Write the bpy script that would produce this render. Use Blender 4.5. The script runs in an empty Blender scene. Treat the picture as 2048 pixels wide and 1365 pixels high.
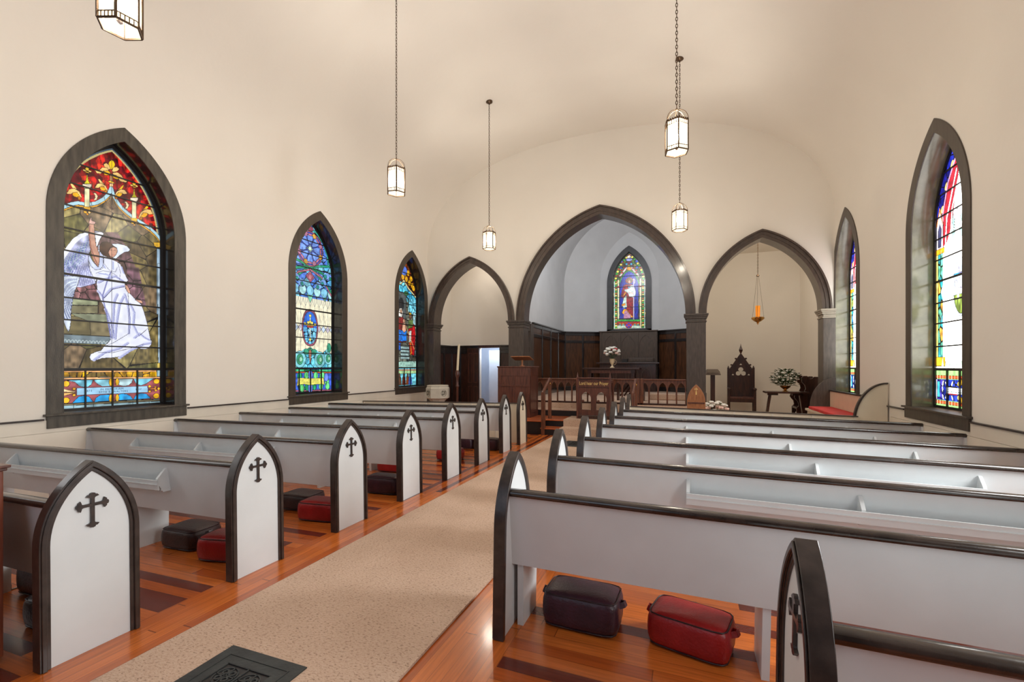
GLASS_L, GLASS_R, GLASS_C = 0.86, 5.0, 0.95
import bpy, math, random
import numpy as np
from math import sin, cos, pi, sqrt, acos, atan, atan2
C = bpy.context.scene.collection
random.seed(7)

# ------------------------------------------------------------------ helpers
def s2l(c):
    c = c/255.0
    return c/12.92 if c <= 0.04045 else ((c+0.055)/1.055)**2.4
def rgb(r, g, b): return (s2l(r), s2l(g), s2l(b), 1.0)

def tag(o, label=None, cat=None, group=None, kind=None):
    if label: o['label'] = label
    if cat: o['category'] = cat
    if group: o['group'] = group
    if kind: o['kind'] = kind
    return o
def thing(name, label, cat, loc=(0, 0, 0), rz=0, group=None, kind=None):
    o = bpy.data.objects.new(name, None); C.objects.link(o)
    o.location = loc; o.rotation_euler = (0, 0, rz); o.empty_display_size = .1
    return tag(o, label, cat, group, kind)
def kids(o): return [c for c in bpy.data.objects if c.parent is o]
def copy_tree(o, parent=None):
    c = o.copy(); C.objects.link(c); c.parent = parent
    for k in kids(o): copy_tree(k, c)
    return c

class MB:
    """collects vertices and faces of ONE mesh"""
    def __init__(s): s.v = []; s.f = []
    def add(s, vs, fs):
        n = len(s.v); s.v += [tuple(p) for p in vs]; s.f += [tuple(i+n for i in f) for f in fs]; return s
    def box(s, x0, x1, y0, y1, z0, z1):
        return s.add([(x0,y0,z0),(x1,y0,z0),(x1,y1,z0),(x0,y1,z0),(x0,y0,z1),(x1,y0,z1),(x1,y1,z1),(x0,y1,z1)],
              [(3,2,1,0),(4,5,6,7),(0,1,5,4),(1,2,6,5),(2,3,7,6),(3,0,4,7)])
    def hexa(s, b, t):
        """b,t: four bottom and four top corners"""
        return s.add(list(b)+list(t), [(3,2,1,0),(4,5,6,7),(0,1,5,4),(1,2,6,5),(2,3,7,6),(3,0,4,7)])
    def bar(s, p, q, w, h, up=(0,0,1)):
        from mathutils import Vector
        p = Vector(p); q = Vector(q); d = (q-p).normalized(); u = Vector(up)
        r = d.cross(u)
        if r.length < 1e-4: r = d.cross(Vector((1,0,0)))
        r.normalize(); u = r.cross(d).normalized()
        c = [(-w/2,-h/2),(w/2,-h/2),(w/2,h/2),(-w/2,h/2)]
        return s.hexa([p+r*a+u*b for a, b in c], [q+r*a+u*b for a, b in c])
    def prism(s, pts, f, w0, w1):
        """polygon pts (u,v) extruded from w0 to w1; f(u,v,w)->xyz"""
        n = len(pts)
        vs = [f(u,v,w0) for u,v in pts]+[f(u,v,w1) for u,v in pts]
        fs = [tuple(range(n-1,-1,-1)), tuple(range(n,2*n))]+[(i,(i+1)%n,(i+1)%n+n,i+n) for i in range(n)]
        return s.add(vs, fs)
    def ring(s, A, B, f, w0, w1, closed=False):
        """band between the outlines A and B (equal length), extruded"""
        n = len(A)
        vs = [f(*p,w0) for p in A]+[f(*p,w0) for p in B]+[f(*p,w1) for p in A]+[f(*p,w1) for p in B]
        fs = []
        for i in range(n if closed else n-1):
            j = (i+1)%n
            fs += [(i,j,j+n,i+n),(i+2*n,i+3*n,j+3*n,j+2*n),(i,i+2*n,j+2*n,j),(i+n,j+n,j+3*n,i+3*n)]
        if not closed:
            fs += [(0,n,3*n,2*n),(n-1,3*n-1,4*n-1,2*n-1)]
        return s.add(vs, fs)
    def lathe(s, prof, o=(0,0,0), n=16, cap=True, a0=0.0):
        vs = []; m = len(prof)
        for i in range(n):
            a = a0+2*pi*i/n
            for r, z in prof: vs.append((o[0]+r*cos(a), o[1]+r*sin(a), o[2]+z))
        fs = [(i*m+k, ((i+1)%n)*m+k, ((i+1)%n)*m+k+1, i*m+k+1) for i in range(n) for k in range(m-1)]
        if cap:
            fs += [tuple(i*m for i in range(n-1,-1,-1)), tuple(i*m+m-1 for i in range(n))]
        return s.add(vs, fs)
    def tube(s, pts, r, n=8, closed=False):
        from mathutils import Vector
        P = [Vector(p) for p in pts]; m = len(P); vs = []; prev = None
        for i, p in enumerate(P):
            a = P[(i-1)%m] if (i or closed) else p; b = P[(i+1)%m] if (i < m-1 or closed) else p
            d = (b-a).normalized()
            if prev is None:
                u = Vector((0,0,1)) if abs(d.z) < .9 else Vector((1,0,0))
                u = (u-d*u.dot(d)).normalized()
            else: u = (prev-d*prev.dot(d)).normalized()
            prev = u; w = d.cross(u)
            rr = r[i] if isinstance(r, (list, tuple)) else r
            for k in range(n):
                t = 2*pi*k/n; vs.append(p+u*(rr*cos(t))+w*(rr*sin(t)))
        fs = [(i*n+k, i*n+(k+1)%n, ((i+1)%m)*n+(k+1)%n, ((i+1)%m)*n+k) for i in range(m if closed else m-1) for k in range(n)]
        if not closed: fs += [tuple(range(n-1,-1,-1)), tuple(range((m-1)*n, m*n))]
        return s.add(vs, fs)
    def sphere(s, c, r, n=10, m=6):
        rx, ry, rz = r if isinstance(r, (tuple, list)) else (r, r, r)
        vs = [(c[0],c[1],c[2]+rz)]
        for j in range(1, m):
            t = pi*j/m
            for i in range(n): vs.append((c[0]+rx*sin(t)*cos(2*pi*i/n), c[1]+ry*sin(t)*sin(2*pi*i/n), c[2]+rz*cos(t)))
        vs.append((c[0],c[1],c[2]-rz)); L = len(vs)-1
        fs = [(0,1+i,1+(i+1)%n) for i in range(n)]
        for j in range(m-2):
            fs += [(1+j*n+i, 1+(j+1)*n+i, 1+(j+1)*n+(i+1)%n, 1+j*n+(i+1)%n) for i in range(n)]
        fs += [(L, 1+(m-2)*n+(i+1)%n, 1+(m-2)*n+i) for i in range(n)]
        return s.add(vs, fs)
    def build(s, name, m, parent=None, smooth=None, bev=0):
        me = bpy.data.meshes.new(name); me.from_pydata(s.v, [], s.f); me.validate(); me.update()
        import bmesh
        b = bmesh.new(); b.from_mesh(me); bmesh.ops.recalc_face_normals(b, faces=b.faces); b.to_mesh(me); b.free()
        if m: me.materials.append(m)
        if smooth is not None:
            me.polygons.foreach_set('use_smooth', [True]*len(me.polygons))
            try: me.set_sharp_from_angle(angle=math.radians(smooth))
            except Exception: pass
        o = bpy.data.objects.new(name, me); C.objects.link(o)
        if parent is not None: o.parent = parent
        if bev:
            md = o.modifiers.new('bevel', 'BEVEL'); md.width = bev; md.segments = 2; md.limit_method = 'ANGLE'; md.angle_limit = math.radians(40)
        return o

XZ = lambda y0=0: (lambda u, v, w: (u, y0+w, v))      # outline drawn in x,z, thickness along y
YZ = lambda x0=0: (lambda u, v, w: (x0+w, u, v))      # outline drawn in y,z, thickness along x
XY = lambda z0=0: (lambda u, v, w: (u, v, z0+w))

def arch(a, zs, R, n=16, z0=None, cx=0.0):
    """pointed arch outline, left foot to right foot; half width a, spring zs, radius R"""
    c = R-a; t1 = acos(max(-1, min(1, -c/R)))
    L = [(cx+c+R*cos(pi+(t1-pi)*i/n), zs+R*sin(pi+(t1-pi)*i/n)) for i in range(n+1)]
    Rr = [(2*cx-x, z) for x, z in L[:-1]][::-1]
    P = L+Rr
    if z0 is not None: P = [(cx-a, z0)]+P+[(cx+a, z0)]
    return P
def arch_z(u, a, zs, R):
    u = min(abs(u), a); c = R-a
    return zs+sqrt(max(0, R*R-(u+c)**2))

# ------------------------------------------------------------------ materials
def newmat(name):
    m = bpy.data.materials.new(name); m.use_nodes = True
    nt = m.node_tree; b = nt.nodes['Principled BSDF']; return m, nt, b
def N(nt, t, **kw):
    n = nt.nodes.new(t)
    for k, v in kw.items():
        if hasattr(n, k): setattr(n, k, v)
    return n
def L(nt, a, b): nt.links.new(a, b)
def math_(nt, op, a, b=None, c=None):
    n = nt.nodes.new('ShaderNodeMath'); n.operation = op
    for i, x in enumerate((a, b, c)):
        if x is None: continue
        if isinstance(x, (int, float)): n.inputs[i].default_value = x
        else: nt.links.new(x, n.inputs[i])
    return n.outputs[0]
def mat(name, col, rough=.5, metal=0, var=.06, scale=6, bump=.0, bscale=60, stretch=None, col2=None, coat=0, spec=.5):
    m, nt, b = newmat(name)
    tc = N(nt, 'ShaderNodeTexCoord'); mp = N(nt, 'ShaderNodeMapping'); L(nt, tc.outputs['Object'], mp.inputs[0])
    if stretch: mp.inputs['Scale'].default_value = stretch
    no = N(nt, 'ShaderNodeTexNoise'); no.inputs['Scale'].default_value = scale; no.inputs['Detail'].default_value = 5
    L(nt, mp.outputs[0], no.inputs['Vector'])
    mx = N(nt, 'ShaderNodeMix', data_type='RGBA')
    c2 = col2 if col2 else tuple(min(1, x*(1-2.2*var)) for x in col[:3])+(1,)
    mx.inputs[6].default_value = col if col2 else tuple(min(1, x*(1+var)) for x in col[:3])+(1,)
    mx.inputs[7].default_value = c2
    r = N(nt, 'ShaderNodeMapRange'); r.inputs[1].default_value = .35; r.inputs[2].default_value = .7
    L(nt, no.outputs[0], r.inputs[0]); L(nt, r.outputs[0], mx.inputs[0]); L(nt, mx.outputs[2], b.inputs['Base Color'])
    b.inputs['Roughness'].default_value = rough; b.inputs['Metallic'].default_value = metal
    b.inputs['Specular IOR Level'].default_value = spec
    if coat: b.inputs['Coat Weight'].default_value = coat; b.inputs['Coat Roughness'].default_value = .15
    if bump:
        n2 = N(nt, 'ShaderNodeTexNoise'); n2.inputs['Scale'].default_value = bscale; n2.inputs['Detail'].default_value = 4
        L(nt, mp.outputs[0], n2.inputs['Vector'])
        bp = N(nt, 'ShaderNodeBump'); bp.inputs['Strength'].default_value = bump; bp.inputs['Distance'].default_value = .01
        L(nt, n2.outputs[0], bp.inputs['Height']); L(nt, bp.outputs[0], b.inputs['Normal'])
    return m
def emis(name, col, st):
    m, nt, b = newmat(name); b.inputs['Base Color'].default_value = col
    b.inputs['Emission Color'].default_value = col; b.inputs['Emission Strength'].default_value = st; return m

M = {}
M['wall'] = mat('cream_plaster', rgb(237,231,221), .85, var=.008, scale=1.2, bump=.15, bscale=14)
M['wall_low'] = mat('cream_board', rgb(226,219,205), .45, var=.03, scale=3)
M['white'] = mat('white_paint', rgb(217,222,224), .42, var=.02, scale=4, bump=.05, bscale=25)
M['cream'] = mat('cream_paint', rgb(232,222,200), .45, var=.02, scale=4)
M['rail'] = mat('black_brown_gloss', rgb(50,40,36), .2, var=.25, scale=9, bump=.05, bscale=40, coat=.5)
M['endrim'] = mat('black_brown_edge', rgb(56,46,42), .34, var=.25, scale=14, bump=.08, bscale=50, coat=.2)
M['casing'] = mat('weathered_casing', rgb(84,78,68), .42, scale=4, bump=.2, bscale=30, stretch=(6,6,1), col2=rgb(58,52,46))
M['reveal'] = mat('reveal_gloss_lit', rgb(120,117,94), .13, var=.15, scale=5, bump=.06, bscale=12)  # lighter copy of the reveal paint, strong window light put into the colour
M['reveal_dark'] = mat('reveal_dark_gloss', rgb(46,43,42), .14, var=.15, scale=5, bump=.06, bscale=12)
M['arch'] = mat('arch_brown', rgb(80,66,57), .32, scale=5, bump=.1, bscale=30, stretch=(3,3,1), col2=rgb(62,50,44), coat=.35)
M['pier'] = mat('pier_brown', rgb(84,74,67), .4, scale=5, bump=.12, bscale=25, stretch=(5,5,1), col2=rgb(64,55,50), coat=.15)
M['capg'] = mat('capital_grey', rgb(150,140,126), .4, var=.05)
M['dwood'] = mat('dark_wood', rgb(70,40,30), .28, scale=7, bump=.1, bscale=30, stretch=(5,5,.7), col2=rgb(40,22,18), coat=.3)
M['wains'] = mat('wainscot_panel', rgb(92,58,36), .3, scale=5, stretch=(5,5,.6), col2=rgb(50,30,20), coat=.35)
M['stile'] = mat('wainscot_stile', rgb(44,38,38), .2, scale=5, stretch=(5,5,1), col2=rgb(30,25,25), coat=.6)
M['mahog'] = mat('mahogany', rgb(104,60,46), .35, scale=6, stretch=(5,5,.7), col2=rgb(70,38,30), coat=.2)
M['railwood'] = mat('rail_wood', rgb(118,72,50), .35, scale=7, stretch=(5,5,.8), col2=rgb(74,42,30), coat=.2)
M['reredos'] = mat('reredos_wood', rgb(84,66,54), .38, scale=7, stretch=(5,5,.8), col2=rgb(58,44,36))
M['oak'] = mat('light_oak', rgb(172,112,70), .4, scale=9, stretch=(6,6,1), col2=rgb(138,84,50))
M['orange'] = mat('orange_tread', rgb(196,104,54), .3, scale=7, col2=rgb(160,74,38), stretch=(1,6,6), coat=.2)
M['black'] = mat('black_paint', rgb(34,31,32), .35, var=.1)
M['chancel'] = mat('chancel_white', rgb(212,213,214), .8, var=.02, scale=2)
M['iron'] = mat('cast_iron', rgb(62,66,66), .5, metal=.2, scale=8, col2=rgb(44,46,48), bump=.2, bscale=50)
M['bronze'] = mat('bronze', rgb(96,76,58), .4, metal=.7, var=.15)
M['brass'] = mat('brass', rgb(200,150,80), .22, metal=1, var=.05)
M['stone'] = mat('font_stone', rgb(198,192,178), .7, var=.04, bump=.2, bscale=40)
M['stoned'] = mat('font_carving', rgb(110,105,95), .8, var=.04)
M['candle'] = mat('candle_wax', rgb(226,214,184), .5, var=.03)
M['redl'] = mat('red_leather', rgb(160,32,34), .34, scale=8, bump=.3, bscale=70, col2=rgb(138,22,26))
M['purl'] = mat('purple_leather', rgb(66,36,50), .36, scale=8, bump=.3, bscale=70, col2=rgb(44,26,36))
M['blkl'] = mat('brown_black_leather', rgb(58,40,40), .4, scale=8, bump=.3, bscale=70, col2=rgb(38,26,28))
M['piping'] = mat('leather_piping', rgb(42,22,26), .45)
M['redc'] = mat('red_cloth', rgb(206,58,56), .8, var=.08, bump=.2)
M['gold'] = mat('gold_paint', rgb(246,214,136), .4, metal=.3)
M['steel'] = mat('steel_bracket', rgb(120,118,112), .4, metal=.8)
M['petal_w'] = mat('white_petal', rgb(240,236,226), .6, var=.05, scale=30)
M['petal_p'] = mat('pink_petal', rgb(240,200,186), .6, var=.08, scale=30)
M['petal_r'] = mat('red_petal', rgb(196,30,44), .6, var=.1, scale=30)
M['leaf'] = mat('green_leaf', rgb(58,84,48), .5, var=.2, scale=20)
M['vase'] = mat('cream_vase', rgb(226,204,168), .3, var=.03)
M['plasticw'] = mat('closet_white', rgb(206,214,226), .4, var=.02)

def plank_mat(name, axis, w=.085, seglen=1.6):
    """narrow boards; axis = coordinate the boards are counted along"""
    m, nt, b = newmat(name)
    tc = N(nt, 'ShaderNodeTexCoord'); sp = N(nt, 'ShaderNodeSeparateXYZ'); L(nt, tc.outputs['Object'], sp.inputs[0])
    a = sp.outputs[axis]; o = sp.outputs[1-axis]
    k = math_(nt, 'DIVIDE', a, w); idx = math_(nt, 'FLOOR', k); fr = math_(nt, 'FRACT', k)
    wn = N(nt, 'ShaderNodeTexWhiteNoise', noise_dimensions='1D'); L(nt, idx, wn.inputs['W'])
    seg = math_(nt, 'ADD', math_(nt, 'DIVIDE', o, seglen), math_(nt, 'MULTIPLY', wn.outputs[0], 7.3))
    si = math_(nt, 'FLOOR', seg); sf = math_(nt, 'FRACT', seg)
    w2 = N(nt, 'ShaderNodeTexWhiteNoise', noise_dimensions='2D'); cb = N(nt, 'ShaderNodeCombineXYZ')
    L(nt, idx, cb.inputs[0]); L(nt, si, cb.inputs[1]); L(nt, cb.outputs[0], w2.inputs['Vector'])
    # every third board tends to be the dark one
    md = math_(nt, 'FRACT', math_(nt, 'MULTIPLY', idx, .3334))
    dk = math_(nt, 'LESS_THAN', math_(nt, 'ADD', math_(nt, 'MULTIPLY', md, .55), math_(nt, 'MULTIPLY', w2.outputs[0], .5)), .34)
    ramp = N(nt, 'ShaderNodeValToRGB'); ramp.color_ramp.elements[0].color = rgb(176,84,28); ramp.color_ramp.elements[1].color = rgb(214,116,46)
    L(nt, w2.outputs[0], ramp.inputs[0])
    mx = N(nt, 'ShaderNodeMix', data_type='RGBA'); mx.inputs[7].default_value = rgb(104,40,24)
    L(nt, dk, mx.inputs[0]); L(nt, ramp.outputs[0], mx.inputs[6])
    mp = N(nt, 'ShaderNodeMapping'); sc = [3, 3, 3]; sc[axis] = 60; mp.inputs['Scale'].default_value = sc
    L(nt, tc.outputs['Object'], mp.inputs[0]); no = N(nt, 'ShaderNodeTexNoise'); no.inputs['Scale'].default_value = 1; no.inputs['Detail'].default_value = 6
    L(nt, mp.outputs[0], no.inputs['Vector'])
    g = N(nt, 'ShaderNodeMapRange'); g.inputs[1].default_value = .3; g.inputs[2].default_value = .75; g.inputs[3].default_value = 1.12; g.inputs[4].default_value = .72
    L(nt, no.outputs[0], g.inputs[0])
    gap = math_(nt, 'MULTIPLY', math_(nt, 'GREATER_THAN', fr, .03), math_(nt, 'GREATER_THAN', sf, .003))
    gp = math_(nt, 'MULTIPLY_ADD', gap, .6, .4)
    vm = N(nt, 'ShaderNodeVectorMath', operation='SCALE'); L(nt, mx.outputs[2], vm.inputs[0]); L(nt, math_(nt, 'MULTIPLY', g.outputs[0], gp), vm.inputs['Scale'])
    L(nt, vm.outputs[0], b.inputs['Base Color'])
    b.inputs['Roughness'].default_value = .24; b.inputs['Coat Weight'].default_value = .3; b.inputs['Coat Roughness'].default_value = .12
    bp = N(nt, 'ShaderNodeBump'); bp.inputs['Strength'].default_value = .15; bp.inputs['Distance'].default_value = .004
    L(nt, gap, bp.inputs['Height']); L(nt, bp.outputs[0], b.inputs['Normal'])
    return m
M['plank_x'] = plank_mat('floor_boards_across', 1, .088)
M['plank_y'] = plank_mat('floor_boards_along', 0, .068, 2.4)

def carpet_mat(name, c1, c2):
    m, nt, b = newmat(name); tc = N(nt, 'ShaderNodeTexCoord')
    mp = N(nt, 'ShaderNodeMapping'); mp.inputs['Scale'].default_value = (60, 120, 70); L(nt, tc.outputs['Object'], mp.inputs[0])
    no = N(nt, 'ShaderNodeTexNoise'); no.inputs['Scale'].default_value = 1; no.inputs['Detail'].default_value = 3; no.inputs['Distortion'].default_value = .6
    L(nt, mp.outputs[0], no.inputs['Vector'])
    big = N(nt, 'ShaderNodeTexNoise'); big.inputs['Scale'].default_value = 1.4; L(nt, tc.outputs['Object'], big.inputs['Vector'])
    rp = N(nt, 'ShaderNodeValToRGB'); e = rp.color_ramp.elements
    e[0].position = .34; e[0].color = tuple(x*.62 for x in c2[:3])+(1,); e[1].position = .41; e[1].color = c2
    x = rp.color_ramp.elements.new(.6); x.color = c1
    L(nt, no.outputs[0], rp.inputs[0])
    mx = N(nt, 'ShaderNodeMix', data_type='RGBA', blend_type='MULTIPLY'); mx.inputs[0].default_value = 1
    r2 = N(nt, 'ShaderNodeValToRGB'); r2.color_ramp.elements[0].color = (.84,.82,.8,1); r2.color_ramp.elements[1].color = (1,1,1,1)
    r2.color_ramp.elements[0].position = .35; r2.color_ramp.elements[1].position = .65
    L(nt, big.outputs[0], r2.inputs[0]); L(nt, rp.outputs[0], mx.inputs[6]); L(nt, r2.outputs[0], mx.inputs[7])
    L(nt, mx.outputs[2], b.inputs['Base Color']); b.inputs['Roughness'].default_value = .95; b.inputs['Specular IOR Level'].default_value = .1
    bp = N(nt, 'ShaderNodeBump'); bp.inputs['Strength'].default_value = .6; bp.inputs['Distance'].default_value = .006
    L(nt, no.outputs[0], bp.inputs['Height']); L(nt, bp.outputs[0], b.inputs['Normal'])
    return m
M['carpet'] = carpet_mat('beige_carpet', rgb(216,190,170), rgb(206,176,154))

# ------------------------------------------------------------------ the room
XL, XR, XC, YF = -6.77, 2.90, -1.935, 11.2
YB = -2.6                                # rear wall
A0 = 4.835                               # half width
def crown(x):                            # the old floor falls a little towards both walls
    if x < -2.93: return -.055*(-2.93-x)/3.84
    if x > -.98: return -.055*(x+.98)/3.88
    return 0.0
def floor_piece(name, x0, x1, y0, y1, m, n=1):
    b = MB()
    for i in range(n):
        a, c = x0+(x1-x0)*i/n, x0+(x1-x0)*(i+1)/n
        za, zc = crown(a), crown(c)
        b.hexa([(a,y0,za-.2),(c,y0,zc-.2),(c,y1,zc-.2),(a,y1,za-.2)], [(a,y0,za),(c,y0,zc),(c,y1,zc),(a,y1,za)])
    return tag(b.build(name, m), kind='structure')
floor_piece('floor', XL-.3, -3.0, YB, 11.2, M['plank_x'])
floor_piece('floor', -.88, XR+.3, YB, 11.2, M['plank_x'])
floor_piece('floor', -3.0, -.88, YB, 9.95, M['plank_y'])

def ceil_z(x):
    e = min(1, abs(x-XC)/A0)
    return 4.5+2.72*(1-e**2.35)**(1/2.35)
# barrel ceiling springing from the side walls
ts = [i/60 for i in range(61)]
cp = []
for t in ts:
    th = pi-pi*t; e = abs(cos(th))**(2/2.35); z = abs(sin(th))**(2/2.35)
    cp.append((XC+(A0*e if cos(th) > 0 else -A0*e), 4.5+2.72*z))
co = [(x*1.0+(0.25*(1 if x > XC else -1) if 4.6 > z else .18*(x-XC)/A0), z+(.25 if z > 4.6 else 0)) for x, z in cp]
b = MB(); b.ring(cp, co, XZ(0), YB-.2, YF+.05)
tag(b.build('ceiling', M['wall'], smooth=60), kind='structure')

WA, WR_, WS, WZ0 = .62, 1.286, 3.30, .95       # window opening: half width, radius, spring, sill
def side_wall(name, x0, x1, yc_list, y0, y1):
    b = MB(); b1 = MB(); cuts = [y0, y1]
    for yc in yc_list: cuts += [yc-WA, yc+WA]
    cuts = sorted(cuts); f = YZ(0)
    for i in range(0, len(cuts), 2): b.box(x0, x1, cuts[i], cuts[i+1], .0-.2, 4.52)
    for yc in yc_list:
        b.box(x0, x1, yc-WA, yc+WA, -.2, WZ0-.02)
        n = 32
        for k in range(n):
            u0, u1 = -WA*cos(pi*k/n), -WA*cos(pi*(k+1)/n)
            za, zc = arch_z(u0, WA, WS, WR_), arch_z(u1, WA, WS, WR_)
            b.hexa([(x0,yc+u0,za),(x1,yc+u0,za),(x1,yc+u1,zc),(x0,yc+u1,zc)], [(x0,yc+u0,4.52),(x1,yc+u0,4.52),(x1,yc+u1,4.52),(x0,yc+u1,4.52)])
    return tag(b.build(name, M['wall']), kind='structure')
WYL = [.4, 3.76, 7.15, 10.42]
WYR = [.4, 3.76, 7.16, 10.55]
side_wall('wall_left', XL-.34, XL, WYL, YB, YF+.35)
side_wall('wall_right', XR, XR+.34, WYR, YB, YF+.35)
# lower wall boarding and the thin dark chair rail
def gaps(yc_list, y0, y1, h):
    out = []; y = y0
    for yc in yc_list:
        if yc-h > y: out.append((y, yc-h))
        y = yc+h
    if y < y1: out.append((y, y1))
    return out
for sx, X, name in ((1, XL, 'wall_left'), (-1, XR, 'wall_right')):
    b = MB(); YW = YF if sx > 0 else 8.45
    for z0, z1 in ((-.1,.2),(.204,.5),(.504,.74),(.744,.885)): b.box(min(X, X+sx*.014), max(X, X+sx*.014), YB, YW, z0, z1)
    tag(b.build('trim_1' if sx > 0 else 'trim_2', M['wall_low'], bev=.002), kind='structure')
    b = MB()
    for ya, yb in gaps(WYL if sx > 0 else WYR, YB, YW, .80): b.box(min(X, X+sx*.035), max(X, X+sx*.035), ya, yb, .885, .905)
    tag(b.build('trim_3' if sx > 0 else 'trim_4', M['endrim']), kind='structure')

# unseen rear wall with an added opening for a fill light (behind the camera)
b = MB()
b.box(XL-.3, XC-1.6, YB-.3, YB, -.2, 7.4); b.box(XC+1.6, XR+.3, YB-.3, YB, -.2, 7.4)
b.box(XC-1.6, XC+1.6, YB-.3, YB, -.2, 1.2); b.box(XC-1.6, XC+1.6, YB-.3, YB, 5.4, 7.4)
tag(b.build('wall_back', M['dwood']), kind='structure')  # dark wood so the unseen wall bounces less light onto the pew backs

# chancel wall with the three arches
CA, CR, CS = 1.96, 2.604, 2.69
SA, SR = 1.12, 1.71
SCL, SCR = -5.43, 1.56
b = MB(); n = 220
def open_top(x):
    if abs(x-XC) <= CA: return arch_z(x-XC, CA, CS, CR)
    if abs(x-SCL) <= SA: return arch_z(x-SCL, SA, CS, SR)
    if abs(x-SCR) <= SA: return arch_z(x-SCR, SA, CS, SR)
    return None
xs = sorted(set([XL-.02+i*(XR-XL+.04)/n for i in range(n+1)]+[XC-CA, XC+CA, SCL-SA, SCL+SA, SCR-SA, SCR+SA, XC, SCL, SCR]+[c_+a_*(1-.12*(1-cos(pi/2*j/12)))*q for c_, a_ in ((XC,CA),(SCL,SA),(SCR,SA)) for q in (-1,1) for j in range(12)]))
for i in range(len(xs)-1):
    a, c = xs[i], xs[i+1]; mid = (a+c)/2
    za = zc = 2.6
    if open_top(mid) is not None:
        e = 1e-6; za = open_top(a+e) or CS; zc = open_top(c-e) or CS
    ta, tc = ceil_z(min(max(a, XL), XR))+.12, ceil_z(min(max(c, XL), XR))+.12
    b.hexa([(a,YF,za),(c,YF,zc),(c,YF+.33,zc),(a,YF+.33,za)], [(a,YF,ta),(c,YF,tc),(c,YF+.33,tc),(a,YF+.33,ta)])
tag(b.build('wall_front', M['wall']), kind='structure')
# arch casings: trim structure
def arch_casing(name, cx, a, R, w):
    b = MB(); n = 40
    I = arch(a-.015, CS, R-.015, n, cx=cx); O = arch(a+w, CS, R+w, n, cx=cx)
    b.ring(O, I, XZ(YF), -.05, .36)
    O2 = arch(a+w-.035, CS, R+w-.035, n, cx=cx)
    b.ring(O, O2, XZ(YF), -.085, -.045)
    I2 = arch(a+w*.45, CS, R+w*.45, n, cx=cx); I3 = arch(a+w*.32, CS, R+w*.32, n, cx=cx)
    b.ring(I2, I3, XZ(YF), -.062, -.04)
    return tag(b.build(name, M['arch'], smooth=40), kind='structure')
arch_casing('trim_5', XC, CA, CR, .2)
arch_casing('trim_6', SCL, SA, SR, .155)
arch_casing('trim_7', SCR, SA, SR, .155)
def pier(name, x0, x1, m=None, capm=None, z0=0, el=.055, er=.055):
    b = MB(); b.box(x0, x1, YF-.04, YF+.36, z0, 2.5)
    b.box(x0-.012*(el > 0), x1+.012*(er > 0), YF-.055, YF+.37, z0, z0+.9)
    p = b.build(name, m or M['pier'], bev=.004); tag(p, kind='structure')
    c = MB()
    for k, (e, za, zb) in enumerate(((.3,2.5,2.53),(.0,2.53,2.58),(.45,2.58,2.62),(.75,2.62,2.65),(1.0,2.65,2.69))):
        c.box(x0-el*e, x1+er*e, YF-.04-.055*e, YF+.36+.055*e, za, zb)
    c.build('capital', capm or M['pier'], p, bev=.006)
    return p
pier('trim_8', -4.31, -3.90)
pier('trim_9', .03, .44)
pier('trim_10', XL, -6.55, el=0)
pier('trim_11', 2.68, XR, M['pier'], M['capg'], er=0)

# ------------------------------------------------------------------ chancel, side chamber and alcove shells
CX0, CX1 = -4.2, .33
CY1, CY2 = 16.6, 17.35
def box_wall(name, x0, x1, y0, y1, z0, z1, m): return tag(MB().box(x0,x1,y0,y1,z0,z1).build(name, m), kind='structure')
# chancel vault: pointed barrel that closes in polygonally on the window wall
def prof(half, spring, apex, n=14):
    h = apex-spring; R = (half*half+h*h)/(2*half)
    if R < half: R = half
    P = arch(half, spring, R, n, cx=XC)
    return [(XC-half, .5)]+P+[(XC+half, .5)]
P0 = prof((CX1-CX0)/2, 4.5, 7.0); P1 = P0; P2 = prof(1.06, 4.73, 6.45)
def shell(name, P, ya, Q, yb, m, t=.02):
    b = MB(); n = len(P)
    sc = lambda p, k: (XC+(p[0]-XC)*(1+k), p[1]+(k*2 if p[1] > 1 else 0))
    vs = [(x,ya,z) for x,z in P]+[(x,yb,z) for x,z in Q]+[(*(lambda q:(q[0],ya,q[1]))(sc(p,t)),) for p in P]+[(*(lambda q:(q[0],yb+.01,q[1]))(sc(p,t)),) for p in Q]
    fs = []
    for i in range(n-1):
        fs += [(i,i+1,i+1+n,i+n),(i+2*n,i+3*n,i+1+3*n,i+1+2*n)]
    b.add(vs, fs); return tag(b.build(name, m, smooth=35), kind='structure')
PO = [(XC-2.265, 2.6)]+P0[1:-1]+[(XC+2.265, 2.6)]
shell('wall_chancel', PO, YF+.33, PO, 12.45, M['chancel'])
shell('wall_chancel', P0, 12.45, P1, CY1, M['chancel'])
tag(MB().box(-4.32, -4.12, 12.43, 12.72, .0, 2.72).box(-4.30, -4.14, YF+.33, 12.43, 2.5, 2.79).build('trim_22', M['pier'], bev=.004), kind='structure')
shell('wall_chancel', P1, CY1, P2, CY2, M['chancel'])
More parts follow.
